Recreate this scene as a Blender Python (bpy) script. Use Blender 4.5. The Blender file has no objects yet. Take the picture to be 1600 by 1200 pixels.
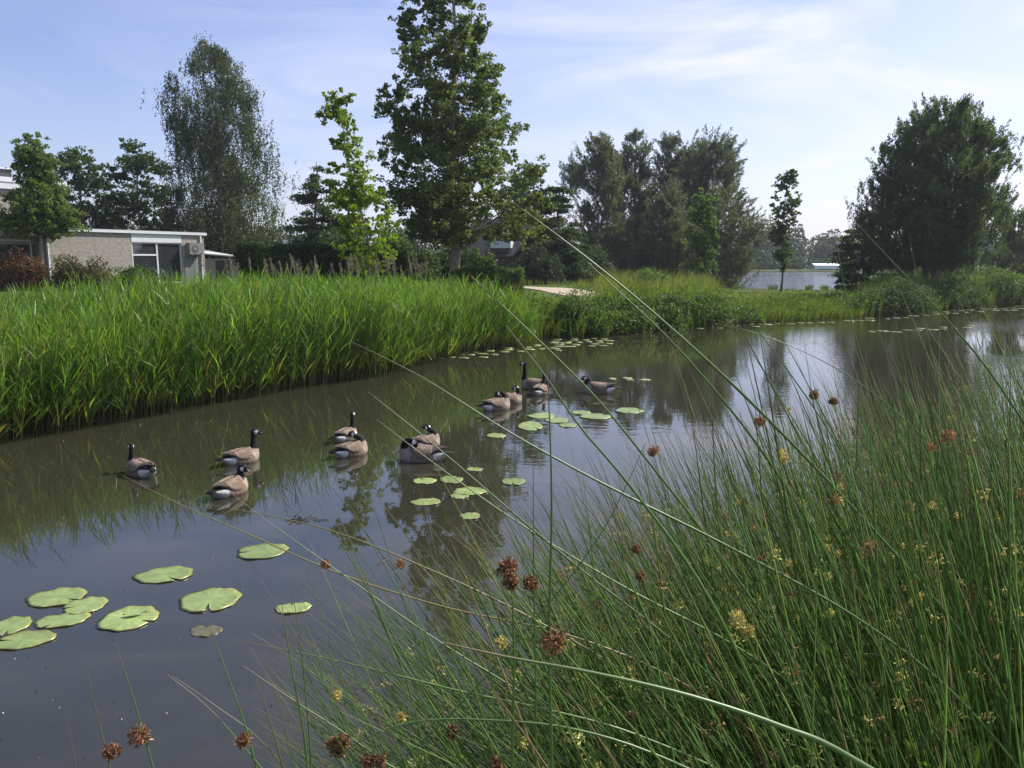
import bpy, math
import numpy as np
from mathutils import Vector
SC = bpy.context.scene
COL = SC.collection
R = math.radians
# ------------------------------------------------------------------ camera, sky, sun, exposure
F = 1232.0; PITCH = math.atan(195/F); CZ = 2.4
cam_d = bpy.data.cameras.new('camera'); cam = bpy.data.objects.new('camera', cam_d); COL.objects.link(cam)
cam_d.sensor_width = 36; cam_d.lens = F/1600*36; cam_d.clip_end = 5000; cam_d.clip_start = 0.02
cam.location = (0, 0, CZ); cam.rotation_euler = (math.pi/2-PITCH, 0, 0)
SC.camera = cam
SUN_AZ, SUN_EL = R(58), R(44)
world = bpy.data.worlds.new('World'); SC.world = world; world.use_nodes = True
nt = world.node_tree; nt.nodes.clear()
def N(t, tp, **k):
    n = t.nodes.new(tp)
    for a, v in k.items(): setattr(n, a, v)
    return n
out = N(nt, 'ShaderNodeOutputWorld'); bg = N(nt, 'ShaderNodeBackground'); bg.inputs[1].default_value = 0.11
sky = N(nt, 'ShaderNodeTexSky', sky_type='NISHITA', sun_disc=False, sun_elevation=SUN_EL, sun_rotation=SUN_AZ)
sky.altitude = 0; sky.air_density = 1.0; sky.dust_density = 1.2; sky.ozone_density = 2.2
tc = N(nt, 'ShaderNodeTexCoord')
# thin cirrus: long noise streaks in the sky's own direction space
mp = N(nt, 'ShaderNodeMapping'); mp.inputs['Rotation'].default_value = (0.25, 0.35, R(-25)); mp.inputs['Scale'].default_value = (0.9, 3.2, 5.0)
nz = N(nt, 'ShaderNodeTexNoise'); nz.inputs['Scale'].default_value = 2.3; nz.inputs['Detail'].default_value = 9; nz.inputs['Roughness'].default_value = 0.56; nz.inputs['Distortion'].default_value = 0.9
rp = N(nt, 'ShaderNodeValToRGB'); rp.color_ramp.elements[0].position = 0.44; rp.color_ramp.elements[1].position = 0.66
rp.color_ramp.elements[0].color = (0.0,)*3+(1,); rp.color_ramp.elements[1].color = (1.25,)*3+(1,)
mp2 = N(nt, 'ShaderNodeMapping'); mp2.inputs['Rotation'].default_value = (0.1, -0.5, R(30)); mp2.inputs['Scale'].default_value = (1.2, 1.6, 7.0)
nz2 = N(nt, 'ShaderNodeTexNoise'); nz2.inputs['Scale'].default_value = 1.8; nz2.inputs['Detail'].default_value = 5
# veil of haze thickens towards the horizon and towards the sun's side
sep = N(nt, 'ShaderNodeSeparateXYZ')
mr = N(nt, 'ShaderNodeMapRange'); mr.inputs[1].default_value = -0.45; mr.inputs[2].default_value = 0.6; mr.inputs[3].default_value = 0.0; mr.inputs[4].default_value = 0.30
mz = N(nt, 'ShaderNodeMapRange'); mz.inputs[1].default_value = 0.0; mz.inputs[2].default_value = 0.30; mz.inputs[3].default_value = 0.30; mz.inputs[4].default_value = 0.0
mul = N(nt, 'ShaderNodeMath', operation='MULTIPLY'); add = N(nt, 'ShaderNodeMath', operation='ADD'); add2 = N(nt, 'ShaderNodeMath', operation='ADD', use_clamp=True)
mx = N(nt, 'ShaderNodeMix', data_type='RGBA'); mx.inputs['B'].default_value = (6.3, 6.4, 7.7, 1)
L = nt.links.new
L(tc.outputs['Generated'], mp.inputs[0]); L(mp.outputs[0], nz.inputs[0]); L(nz.outputs[0], rp.inputs[0])
L(tc.outputs['Generated'], mp2.inputs[0]); L(mp2.outputs[0], nz2.inputs[0])
L(tc.outputs['Generated'], sep.inputs[0]); L(sep.outputs[0], mr.inputs[0]); L(sep.outputs[2], mz.inputs[0])
mc = N(nt, 'ShaderNodeMapRange'); mc.inputs[1].default_value = -.5; mc.inputs[2].default_value = .35; mc.inputs[3].default_value = .25; mc.inputs[4].default_value = .9; mulc = N(nt, 'ShaderNodeMath', operation='MULTIPLY'); L(sep.outputs[0], mc.inputs[0]); L(rp.outputs[0], mulc.inputs[0]); L(mc.outputs[0], mulc.inputs[1])
L(mulc.outputs[0], mul.inputs[0]); L(nz2.outputs[0], mul.inputs[1])
L(mul.outputs[0], add.inputs[0]); L(mr.outputs[0], add.inputs[1]); L(add.outputs[0], add2.inputs[0]); L(mz.outputs[0], add2.inputs[1])
tint = N(nt, 'ShaderNodeMix', data_type='RGBA', blend_type='MULTIPLY'); tint.inputs['Factor'].default_value = 1; tint.inputs['B'].default_value = (0.90, 0.89, 1.10, 1)
L(sky.outputs[0], tint.inputs['A']); L(tint.outputs['Result'], mx.inputs['A']); L(add2.outputs[0], mx.inputs['Factor']); L(mx.outputs['Result'], bg.inputs[0]); L(bg.outputs[0], out.inputs[0])
sd = bpy.data.lights.new('sun', 'SUN'); sd.energy = 5.0; sd.angle = R(0.5); sd.color = (1, 0.95, 0.86)
sun = bpy.data.objects.new('sun', sd); COL.objects.link(sun)
S = Vector((math.sin(SUN_AZ)*math.cos(SUN_EL), math.cos(SUN_AZ)*math.cos(SUN_EL), math.sin(SUN_EL)))
sun.rotation_euler = S.to_track_quat('Z', 'Y').to_euler()
SC.view_settings.view_transform = 'Standard'; SC.view_settings.look = 'None'; SC.view_settings.gamma = 1
SC.view_settings.exposure = 0.48; SC.view_settings.use_curve_mapping = False
SC.cycles.max_bounces = 8; SC.cycles.transparent_max_bounces = 8; SC.cycles.diffuse_bounces = 3; SC.cycles.glossy_bounces = 3
SC.cycles.transmission_bounces = 4; SC.cycles.use_denoising = True; SC.cycles.caustics_reflective = False; SC.cycles.caustics_refractive = False

# ------------------------------------------------------------------ helpers
cp, sp_ = math.cos(PITCH), math.sin(PITCH)
def ray(px, py):
    u = (np.asarray(px, float)-800)/F; v = -(np.asarray(py, float)-600)/F
    return np.stack([u, v*sp_+cp, v*cp-sp_], -1)
CAM = np.array([0, 0, CZ])
def P(px, py, Y):
    d = ray(px, py); return CAM + d*(np.asarray(Y)/d[..., 1])[..., None]
def G(px, py, z=0.0):
    d = ray(px, py); return CAM + d*((z-CZ)/d[..., 2])[..., None]
def nrm(a): return a/np.maximum(np.linalg.norm(a, axis=-1, keepdims=True), 1e-9)
def to_np(n, size): return None
def tag(o, label=None, cat=None, group=None, kind=None):
    if label: o['label'] = label
    if cat: o['category'] = cat
    if group: o['group'] = group
    if kind: o['kind'] = kind
    return o
def empty(name, loc=(0, 0, 0), rz=0, label=None, cat=None, group=None):
    o = bpy.data.objects.new(name, None); COL.objects.link(o); o.location = loc; o.rotation_euler = (0, 0, rz)
    o.empty_display_size = 0.2
    return tag(o, label, cat, group)
def mesh(name, V, Fc, mat, parent=None, col=None, smooth=False, local=None):
    """V (n,3); Fc = int array (m,3|4) or list of such arrays; vertices are world space, moved to the parent's frame"""
    V = np.asarray(V, np.float64)
    if not isinstance(Fc, list): Fc = [Fc]
    Fc = [np.asarray(f, np.int32) for f in Fc if len(f)]
    me = bpy.data.meshes.new(name)
    me.vertices.add(len(V)); 
    loops = np.concatenate([f.ravel() for f in Fc]); counts = np.concatenate([np.full(len(f), f.shape[1], np.int32) for f in Fc])
    starts = np.concatenate([[0], np.cumsum(counts)[:-1]]).astype(np.int32)
    o = bpy.data.objects.new(name, me); COL.objects.link(o)
    if local is None and parent is not None:
        c, s = math.cos(-parent.rotation_euler[2]), math.sin(-parent.rotation_euler[2])
        V = V-np.array(parent.location); V = np.stack([V[:, 0]*c-V[:, 1]*s, V[:, 0]*s+V[:, 1]*c, V[:, 2]], -1)
    elif local is None and parent is None:
        org = np.array([V[:, 0].mean(), V[:, 1].mean(), V[:, 2].min()]); V = V-org; o.location = org
    me.vertices.foreach_set('co', V.ravel())
    me.loops.add(len(loops)); me.loops.foreach_set('vertex_index', loops)
    me.polygons.add(len(counts)); me.polygons.foreach_set('loop_start', starts)
    me.polygons.foreach_set('use_smooth', np.full(len(counts), smooth))
    me.update(calc_edges=True)
    if col is not None:
        ca = me.color_attributes.new('Col', 'FLOAT_COLOR', 'POINT')
        c4 = np.ones((len(V), 4)); c4[:, :3] = col; ca.data.foreach_set('color', c4.ravel())
    if mat: me.materials.append(mat)
    if parent: o.parent = parent
    return o
class MB:
    """collects pieces into one mesh"""
    def __init__(s): s.V = []; s.Q = []; s.T = []; s.C = []; s.n = 0
    def add(s, V, Q=None, T=None, col=(1, 1, 1)):
        V = np.asarray(V, float); s.V.append(V); c = np.empty((len(V), 3)); c[:] = col; s.C.append(c)
        if Q is not None and len(Q): s.Q.append(np.asarray(Q)+s.n)
        if T is not None and len(T): s.T.append(np.asarray(T)+s.n)
        s.n += len(V)
    def box(s, x0, x1, y0, y1, z0, z1, col=(1, 1, 1)):
        v = [(x, y, z) for z in (z0, z1) for y in (y0, y1) for x in (x0, x1)]
        s.add(v, [(0, 2, 3, 1), (4, 5, 7, 6), (0, 1, 5, 4), (2, 6, 7, 3), (0, 4, 6, 2), (1, 3, 7, 5)], col=col)
    def build(s, name, mat, parent=None, smooth=False, local=None):
        F_ = []
        if s.Q: F_.append(np.concatenate(s.Q))
        if s.T: F_.append(np.concatenate(s.T))
        return mesh(name, np.concatenate(s.V), F_, mat, parent, np.concatenate(s.C), smooth, local)
def leaves(C, ln, wd, rng, col, up=0.0, axis=None):
    """diamond leaves at centres C; axis = preferred direction of the leaf"""
    n = len(C); ln = np.broadcast_to(ln, n)[:, None]*rng.uniform(.7, 1.25, (n, 1)); wd = np.broadcast_to(wd, n)[:, None]*rng.uniform(.7, 1.2, (n, 1))
    a = rng.normal(size=(n, 3))
    if axis is not None: a = a*0.45 + axis
    a = nrm(a); b = rng.normal(size=(n, 3)); b[:, 2] *= (1-up); b = nrm(np.cross(a, b)); nn = np.cross(a, b)
    V = np.stack([C-a*ln/2, C+b*wd/2-nn*wd*.12, C+a*ln/2, C-b*wd/2-nn*wd*.12], 1).reshape(-1, 3)
    q = np.arange(4*n).reshape(n, 4)
    c = np.repeat(np.broadcast_to(col, (n, 3)), 4, axis=0)
    return V, q, c
def bez(p0, p1, p2, t):
    t = t[None, :, None]; return (1-t)**2*p0[:, None]+2*(1-t)*t*p1[:, None]+t*t*p2[:, None]
def ribbons(p0, p1, p2, w, k, rng, col0, col1, face=None, prof=None):
    """flat blades along quadratic curves"""
    n = len(p0); t = np.linspace(0, 1, k+1); C = bez(p0, p1, p2, t)
    T = nrm(np.gradient(C, axis=1))
    h = rng.normal(size=(n, 3)) if face is None else face+rng.normal(size=(n, 3))*.35
    sd_ = nrm(np.cross(T, h[:, None, :]))
    if prof is None: prof = np.minimum(1, (1-t)*1.6+.03)*np.minimum(1, .45+t*2)
    W = np.broadcast_to(w, n)[:, None, None]*prof[None, :, None]/2
    V = np.stack([C-sd_*W, C+sd_*W], 2).reshape(-1, 3)
    base = (np.arange(n)*(k+1)*2)[:, None]+(np.arange(k)*2)[None, :]
    q = np.stack([base, base+1, base+3, base+2], -1).reshape(-1, 4)
    cc = col0[:, None]*(1-t[None, :, None])+col1[:, None]*t[None, :, None] if np.ndim(col0) == 2 else np.broadcast_to(np.asarray(col0)*(1-t[:, None])+np.asarray(col1)*t[:, None], (n, k+1, 3))
    cc = np.repeat(cc, 2, axis=1).reshape(-1, 3)
    return V, q, cc
def tubes(C, Rd, sides, col):
    """C (n,k,3) centre lines, Rd (n,k) radii, col (n,k,3)"""
    n, k, _ = C.shape; T = nrm(np.gradient(C, axis=1))
    ref = np.array([0.31, 0.17, 0.05])+0*T; ref = np.where(np.abs(T[..., 2:]) > .9, np.array([1., .2, 0]), np.array([.1, .05, 1.]))
    a = nrm(np.cross(T, ref)); a = nrm(np.broadcast_to(a[:, :1], a.shape)-T*(a[:, :1]*T).sum(-1, keepdims=True)); b = np.cross(T, a)
    ph = np.arange(sides)/sides*2*math.pi
    V = C[:, :, None]+Rd[:, :, None, None]*(a[:, :, None]*np.cos(ph)[None, None, :, None]+b[:, :, None]*np.sin(ph)[None, None, :, None])
    i = (np.arange(n)*k*sides)[:, None, None]+(np.arange(k-1)*sides)[None, :, None]; j = np.arange(sides)[None, None, :]; j2 = (j+1) % sides
    q = np.stack([i+j, i+j2, i+sides+j2, i+sides+j], -1).reshape(-1, 4)
    return V.reshape(-1, 3), q, np.repeat(np.broadcast_to(col, (n, k, 3))[:, :, None], sides, axis=2).reshape(-1, 3)
def vary(base, n, rng, s=.2, hue=.1):
    c = np.array(base)[None]*np.exp(rng.normal(0, s, (n, 1)))
    c[:, 0] *= np.exp(rng.normal(0, hue, n)); c[:, 2] *= np.exp(rng.normal(0, hue, n)); return np.clip(c, 0, .9)

# ------------------------------------------------------------------ materials
def mat_base(name):
    m = bpy.data.materials.new(name); m.use_nodes = True; t = m.node_tree; t.nodes.clear()
    return m, t, N(t, 'ShaderNodeOutputMaterial')
def mat_leaf(name, trans=.45, rough=.5, spec=.35, tcol=(1.25, 1.3, .6)):
    m, t, o = mat_base(name); at = N(t, 'ShaderNodeAttribute', attribute_name='Col')
    p = N(t, 'ShaderNodeBsdfPrincipled'); p.inputs['Roughness'].default_value = rough; p.inputs['Specular IOR Level'].default_value = spec
    tr = N(t, 'ShaderNodeBsdfTranslucent'); ml = N(t, 'ShaderNodeMix', data_type='RGBA', blend_type='MULTIPLY'); ml.inputs['Factor'].default_value = 1; ml.inputs['B'].default_value = tcol+(1,)
    ms = N(t, 'ShaderNodeMixShader'); ms.inputs[0].default_value = trans
    l = t.links.new; l(at.outputs['Color'], p.inputs['Base Color']); l(at.outputs['Color'], ml.inputs['A']); l(ml.outputs['Result'], tr.inputs['Color'])
    l(p.outputs[0], ms.inputs[1]); l(tr.outputs[0], ms.inputs[2]); l(ms.outputs[0], o.inputs[0]); return m
def mat_col(name, rough=.6, spec=.4, noise=None, bump=0, bscale=40, metal=0):
    """vertex colour times a noise"""
    m, t, o = mat_base(name); at = N(t, 'ShaderNodeAttribute', attribute_name='Col'); p = N(t, 'ShaderNodeBsdfPrincipled')
    p.inputs['Roughness'].default_value = rough; p.inputs['Specular IOR Level'].default_value = spec; p.inputs['Metallic'].default_value = metal
    l = t.links.new; src = at.outputs['Color']
    tcn = N(t, 'ShaderNodeTexCoord')
    if noise:
        nn = N(t, 'ShaderNodeTexNoise'); nn.inputs['Scale'].default_value = noise[0]; nn.inputs['Detail'].default_value = 5
        r_ = N(t, 'ShaderNodeMapRange'); r_.inputs[1].default_value = .3; r_.inputs[2].default_value = .7; r_.inputs[3].default_value = 1-noise[1]; r_.inputs[4].default_value = 1+noise[1]
        ml = N(t, 'ShaderNodeMix', data_type='RGBA', blend_type='MULTIPLY'); ml.inputs['Factor'].default_value = 1
        l(tcn.outputs['Object'], nn.inputs[0]); l(nn.outputs[0], r_.inputs[0]); l(src, ml.inputs['A']); l(r_.outputs[0], ml.inputs['B']); src = ml.outputs['Result']
    l(src, p.inputs['Base Color'])
    if bump:
        n2 = N(t, 'ShaderNodeTexNoise'); n2.inputs['Scale'].default_value = bscale; n2.inputs['Detail'].default_value = 4
        b = N(t, 'ShaderNodeBump'); b.inputs['Strength'].default_value = bump; b.inputs['Distance'].default_value = .02
        l(tcn.outputs['Object'], n2.inputs[0]); l(n2.outputs[0], b.inputs['Height']); l(b.outputs[0], p.inputs['Normal'])
    l(p.outputs[0], o.inputs[0]); return m
M = {}
M['leaf'] = mat_leaf('leaf', .5); M['reed'] = mat_leaf('reed_leaf', .5, .42, .5, (1.2, 1.35, .5)); M['grass'] = mat_leaf('grass_blade', .45, .6, .2)
M['rush'] = mat_col('rush_stem_skin', .38, .6); M['head'] = mat_leaf('dry_floret', .2, .8, .1, (1.2, 1, .7))
M['bark'] = mat_col('bark', .9, .1, (9, .35), .5, 30); M['pad'] = mat_col('lily_leaf', .32, .5, (14, .14), .25, 18)
M['goose'] = mat_col('plumage', .75, .2, (60, .22), .3, 90); M['bill'] = mat_col('bill_horn', .35, .5)
M['paint'] = mat_col('painted_board', .5, .4, (3, .05)); M['earthy'] = mat_col('dry_stuff', .9, .1, (20, .3))
# ground
def ground_mat():
    m, t, o = mat_base('meadow_ground'); l = t.links.new; tcn = N(t, 'ShaderNodeTexCoord'); p = N(t, 'ShaderNodeBsdfPrincipled'); p.inputs['Roughness'].default_value = .95; p.inputs['Specular IOR Level'].default_value = .1
    n1 = N(t, 'ShaderNodeTexNoise'); n1.inputs['Scale'].default_value = .35; n1.inputs['Detail'].default_value = 8; n1.inputs['Roughness'].default_value = .65
    n2 = N(t, 'ShaderNodeTexNoise'); n2.inputs['Scale'].default_value = 9; n2.inputs['Detail'].default_value = 6
    r1 = N(t, 'ShaderNodeValToRGB'); e = r1.color_ramp.elements; e[0].position = .35; e[0].color = (.045, .085, .018, 1); e[1].position = .65; e[1].color = (.10, .15, .03, 1)
    r2 = N(t, 'ShaderNodeMapRange'); r2.inputs[1].default_value = .25; r2.inputs[2].default_value = .75; r2.inputs[3].default_value = .55; r2.inputs[4].default_value = 1.35
    ml = N(t, 'ShaderNodeMix', data_type='RGBA', blend_type='MULTIPLY'); ml.inputs['Factor'].default_value = 1
    # mud below and at the waterline
    sx = N(t, 'ShaderNodeSeparateXYZ'); mr_ = N(t, 'ShaderNodeMapRange'); mr_.inputs[1].default_value = .08; mr_.inputs[2].default_value = .3; mm = N(t, 'ShaderNodeMix', data_type='RGBA'); mm.inputs['A'].default_value = (.035, .028, .018, 1)
    l(tcn.outputs['Object'], n1.inputs[0]); l(tcn.outputs['Object'], n2.inputs[0]); l(n1.outputs[0], r1.inputs[0]); l(n2.outputs[0], r2.inputs[0])
    l(r1.outputs[0], ml.inputs['A']); l(r2.outputs[0], ml.inputs['B']); l(tcn.outputs['Object'], sx.inputs[0]); l(sx.outputs[2], mr_.inputs[0]); l(mr_.outputs[0], mm.inputs['Factor']); l(ml.outputs['Result'], mm.inputs['B'])
    b = N(t, 'ShaderNodeBump'); b.inputs['Strength'].default_value = .7; b.inputs['Distance'].default_value = .05; l(n2.outputs[0], b.inputs['Height']); l(b.outputs[0], p.inputs['Normal'])
    l(mm.outputs['Result'], p.inputs['Base Color']); l(p.outputs[0], o.inputs[0]); return m
M['ground'] = ground_mat()
def water_mat():
    m, t, o = mat_base('murky_water'); l = t.links.new; tcn = N(t, 'ShaderNodeTexCoord'); p = N(t, 'ShaderNodeBsdfPrincipled')
    p.inputs['Base Color'].default_value = (.030, .029, .018, 1); p.inputs['Roughness'].default_value = .015; p.inputs['IOR'].default_value = 1.75
    w = N(t, 'ShaderNodeMapping'); w.inputs['Rotation'].default_value = (0, 0, R(35)); w.inputs['Scale'].default_value = (1.0, 2.2, 1)
    a = N(t, 'ShaderNodeTexNoise'); a.inputs['Scale'].default_value = 2.6; a.inputs['Detail'].default_value = 3; a.inputs['Roughness'].default_value = .5
    c = N(t, 'ShaderNodeTexNoise'); c.inputs['Scale'].default_value = .7; c.inputs['Detail'].default_value = 2
    # light breeze: patches of stronger ripple, and more of it out on the open right-hand reach
    g = N(t, 'ShaderNodeTexNoise'); g.inputs['Scale'].default_value = .16; g.inputs['Detail'].default_value = 2
    sx = N(t, 'ShaderNodeSeparateXYZ'); mr_ = N(t, 'ShaderNodeMapRange'); mr_.inputs[1].default_value = -1.5; mr_.inputs[2].default_value = 18; mr_.inputs[3].default_value = 0.03; mr_.inputs[4].default_value = .62
    m2 = N(t, 'ShaderNodeMapRange'); m2.inputs[1].default_value = .38; m2.inputs[2].default_value = .62; m2.inputs[3].default_value = .15; m2.inputs[4].default_value = 1.6
    mu = N(t, 'ShaderNodeMath', operation='MULTIPLY'); mu2 = N(t, 'ShaderNodeMath', operation='MULTIPLY'); ad = N(t, 'ShaderNodeMath', operation='ADD'); mu3 = N(t, 'ShaderNodeMath', operation='MULTIPLY'); mu3.inputs[1].default_value = .06
    b = N(t, 'ShaderNodeBump'); b.inputs['Strength'].default_value = 1; b.inputs['Distance'].default_value = .016
    l(tcn.outputs['Object'], w.inputs[0]); l(w.outputs[0], a.inputs[0]); l(tcn.outputs['Object'], c.inputs[0]); l(tcn.outputs['Object'], g.inputs[0]); l(tcn.outputs['Object'], sx.inputs[0])
    ly = N(t, 'ShaderNodeMapRange'); ly.inputs[1].default_value = 50; ly.inputs[2].default_value = 62; ly.inputs[3].default_value = 0; ly.inputs[4].default_value = 3; ladd = N(t, 'ShaderNodeMath', operation='ADD'); l(sx.outputs[1], ly.inputs[0])
    l(sx.outputs[0], mr_.inputs[0]); l(g.outputs[0], m2.inputs[0]); l(mr_.outputs[0], mu.inputs[0]); l(m2.outputs[0], mu.inputs[1]); l(mu.outputs[0], ladd.inputs[0]); l(ly.outputs[0], ladd.inputs[1]); l(ladd.outputs[0], mu2.inputs[0]); l(a.outputs[0], mu2.inputs[1])
    l(c.outputs[0], mu3.inputs[0]); l(mu2.outputs[0], ad.inputs[0]); l(mu3.outputs[0], ad.inputs[1]); l(ad.outputs[0], b.inputs['Height']); l(b.outputs[0], p.inputs['Normal']); l(p.outputs[0], o.inputs[0]); return m
M['water'] = water_mat()
def brick_mat(name, c1, c2, mortar):
    m, t, o = mat_base(name); l = t.links.new; tcn = N(t, 'ShaderNodeTexCoord'); p = N(t, 'ShaderNodeBsdfPrincipled'); p.inputs['Roughness'].default_value = .9
    b = N(t, 'ShaderNodeTexBrick'); b.inputs['Color1'].default_value = c1+(1,); b.inputs['Color2'].default_value = c2+(1,); b.inputs['Mortar'].default_value = mortar+(1,)
    b.inputs['Scale'].default_value = 1; b.inputs['Brick Width'].default_value = .22; b.inputs['Row Height'].default_value = .065; b.inputs['Mortar Size'].default_value = .008
    mpn = N(t, 'ShaderNodeMapping'); mpn.inputs['Rotation'].default_value = (R(90), 0, 0); n1 = N(t, 'ShaderNodeTexNoise'); n1.inputs['Scale'].default_value = 6; n1.inputs['Detail'].default_value = 6
    r2 = N(t, 'ShaderNodeMapRange'); r2.inputs[1].default_value = .3; r2.inputs[2].default_value = .7; r2.inputs[3].default_value = .8; r2.inputs[4].default_value = 1.2
    ml = N(t, 'ShaderNodeMix', data_type='RGBA', blend_type='MULTIPLY'); ml.inputs['Factor'].default_value = 1
    l(tcn.outputs['Object'], mpn.inputs[0]); l(mpn.outputs[0], b.inputs[0]); l(tcn.outputs['Object'], n1.inputs[0]); l(n1.outputs[0], r2.inputs[0]); l(b.outputs[0], ml.inputs['A']); l(r2.outputs[0], ml.inputs['B']); l(ml.outputs['Result'], p.inputs['Base Color']); l(p.outputs[0], o.inputs[0]); return m
M['brick'] = brick_mat('grey_brown_brick', (.31, .275, .24), (.24, .21, .185), (.30, .28, .26)); M['brick_red'] = brick_mat('dark_red_brick', (.13, .07, .055), (.10, .055, .045), (.13, .11, .10))
def glass_mat():
    m, t, o = mat_base('window_glass'); p = N(t, 'ShaderNodeBsdfPrincipled'); p.inputs['Base Color'].default_value = (.03, .035, .04, 1); p.inputs['Roughness'].default_value = .04; p.inputs['Specular IOR Level'].default_value = .9; p.inputs['Coat Weight'].default_value = .6
    t.links.new(p.outputs[0], o.inputs[0]); return m
M['glass'] = glass_mat()

# ------------------------------------------------------------------ land and water
FAR_PX = [(0, 688), (100, 668), (250, 643), (400, 614), (500, 597), (600, 583), (660, 566), (740, 548), (800, 540), (840, 530), (900, 529), (1000, 519), (1100, 511), (1200, 503), (1300, 498), (1400, 492), (1480, 485), (1600, 476)]
FAR = np.array([G(x, y)[:2] for x, y in FAR_PX])
d0 = nrm(FAR[0]-FAR[2]); d1 = nrm(FAR[-1]-FAR[-4])
FAR = np.vstack([FAR[0]+d0*60, FAR[0]+d0*12, FAR, FAR[-1]+d1*15, FAR[-1]+d1*80])
NEAR = np.array([(90, 50), (45, 27), (30, 20.5), (20, 16), (12, 12), (7, 9.2), (4.6, 7.4), (3.0, 5.9), (1.9, 4.7), (1.0, 3.8), (.2, 3.1), (-.8, 2.6), (-2, 2.2), (-4, .6), (-8, -5), (-35, -45)], float)
CANAL = np.vstack([FAR, NEAR])
LAKE = np.array([(16, 63), (22, 60), (30, 61), (38, 63), (60, 70), (140, 95), (160, 150), (110, 158), (70, 152), (48, 150), (33, 140), (25, 110), (18, 80)], float)
def seg_dist(pts, poly, closed=True):
    A = poly; B = np.roll(poly, -1, 0)
    if not closed: A, B = poly[:-1], poly[1:]
    best = np.full(len(pts), 1e9)
    for a, b in zip(A, B):
        ab = b-a; t = np.clip(((pts-a)@ab)/(ab@ab), 0, 1); best = np.minimum(best, np.linalg.norm(pts-a-t[:, None]*ab, axis=1))
    return best
def inside(pts, poly):
    x, y = pts.T; r = np.zeros(len(pts), bool); B = np.roll(poly, -1, 0)
    for (x0, y0), (x1, y1) in zip(poly, B):
        if y0 == y1: continue
        c = ((y0 > y) != (y1 > y)) & (x < (x1-x0)*(y-y0)/(y1-y0)+x0); r ^= c
    return r
def wob(x, y): return .5*np.sin(x*1.7+y*.6)+.3*np.sin(x*.7-y*2.1+1)+.25*np.sin(x*3.3+y*2.7+2)
def height(pts):
    pts = np.asarray(pts, float).reshape(-1, 2)
    df = seg_dist(pts, FAR, False); dn = seg_dist(pts, NEAR, False); dl = seg_dist(pts, LAKE)
    ic = inside(pts, CANAL); il = inside(pts, LAKE)
    ss = lambda a: np.clip(a, 0, 1)**2*(3-2*np.clip(a, 0, 1))
    w = wob(pts[:, 0], pts[:, 1])
    zf = .62*ss(df/2.2)+.25*ss((df-4)/10)+.03*w; zn = 1.36*ss(dn/3.1)+.04*w
    low = .12+.14*ss(dl/8)
    az_ = pts[:, 0]/np.maximum(pts[:, 1], 1); gap = ss((az_-.235)/.05)*ss((.47-az_)/.06)*(pts[:, 1] > 20); zf = zf*(1-.62*gap)
    k = ss(dl/22); zf = low*(1-k)+zf*k; zf = np.minimum(zf, .05+.5*df)
    z = np.where(dn < df, zn, zf)
    z = np.where(ic, -.6*ss(np.minimum(df, dn)/1.4)-.02, z); z = np.where(il, -.6*ss(dl/2)-.02, z)
    return z
s = np.linspace(-5.4, 5.4, 620); gx = 10*np.sinh(s)*.9+2
s2 = np.linspace(-3.0, 5.5, 520); gy = 10*np.sinh(s2)+10
XX, YY = np.meshgrid(gx, gy); pts = np.stack([XX.ravel(), YY.ravel()], 1)
zz = height(pts); nx, ny = len(gx), len(gy)
i = (np.arange(ny-1)*nx)[:, None]+np.arange(nx-1)[None]; q = np.stack([i, i+1, i+nx+1, i+nx], -1).reshape(-1, 4)
g = mesh('ground', np.column_stack([pts, zz]), q, M['ground'], local=True, smooth=True); tag(g, 'grassy ground of the canal banks and meadow', 'ground', kind='structure')
w_ = mesh('water', np.array([(-1000, -200, 0), (1200, -200, 0), (1200, 1500, 0), (-1000, 1500, 0)]), np.array([[0, 1, 2, 3]]), M['water'], local=True); tag(w_, 'calm brown canal water and the lake beyond', 'water', kind='structure')
def Hz(x, y): return float(height([(x, y)])[0])
# pale gravel path
pp = np.array([G(x, y, .85)[:2] for x, y in [(790, 449.5), (826, 450.5), (860, 452), (890, 455), (915, 458), (950, 460.5), (1000, 462)]])
k_ = 40; tt = np.linspace(0, 1, len(pp)); ti = np.linspace(0, 1, k_); cx_, cy_ = np.interp(ti, tt, pp[:, 0]), np.interp(ti, tt, pp[:, 1])
cc = np.stack([cx_, cy_], 1); dd = nrm(np.gradient(cc, axis=0)); nn_ = np.stack([-dd[:, 1], dd[:, 0]], 1); rows = []
for a in np.linspace(-1, 1, 7):
    q_ = cc+nn_*a*1.25; rows.append(np.column_stack([q_, height(q_)+.03]))
V = np.stack(rows, 1).reshape(-1, 3); i = (np.arange(k_-1)*7)[:, None]+np.arange(6)[None]; q = np.stack([i, i+1, i+8, i+7], -1).reshape(-1, 4)
tag(mesh('path', V, q, M['earthy'], col=(.42, .34, .26)), 'pale gravel footpath crossing the far lawn', 'path', kind='structure')

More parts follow.
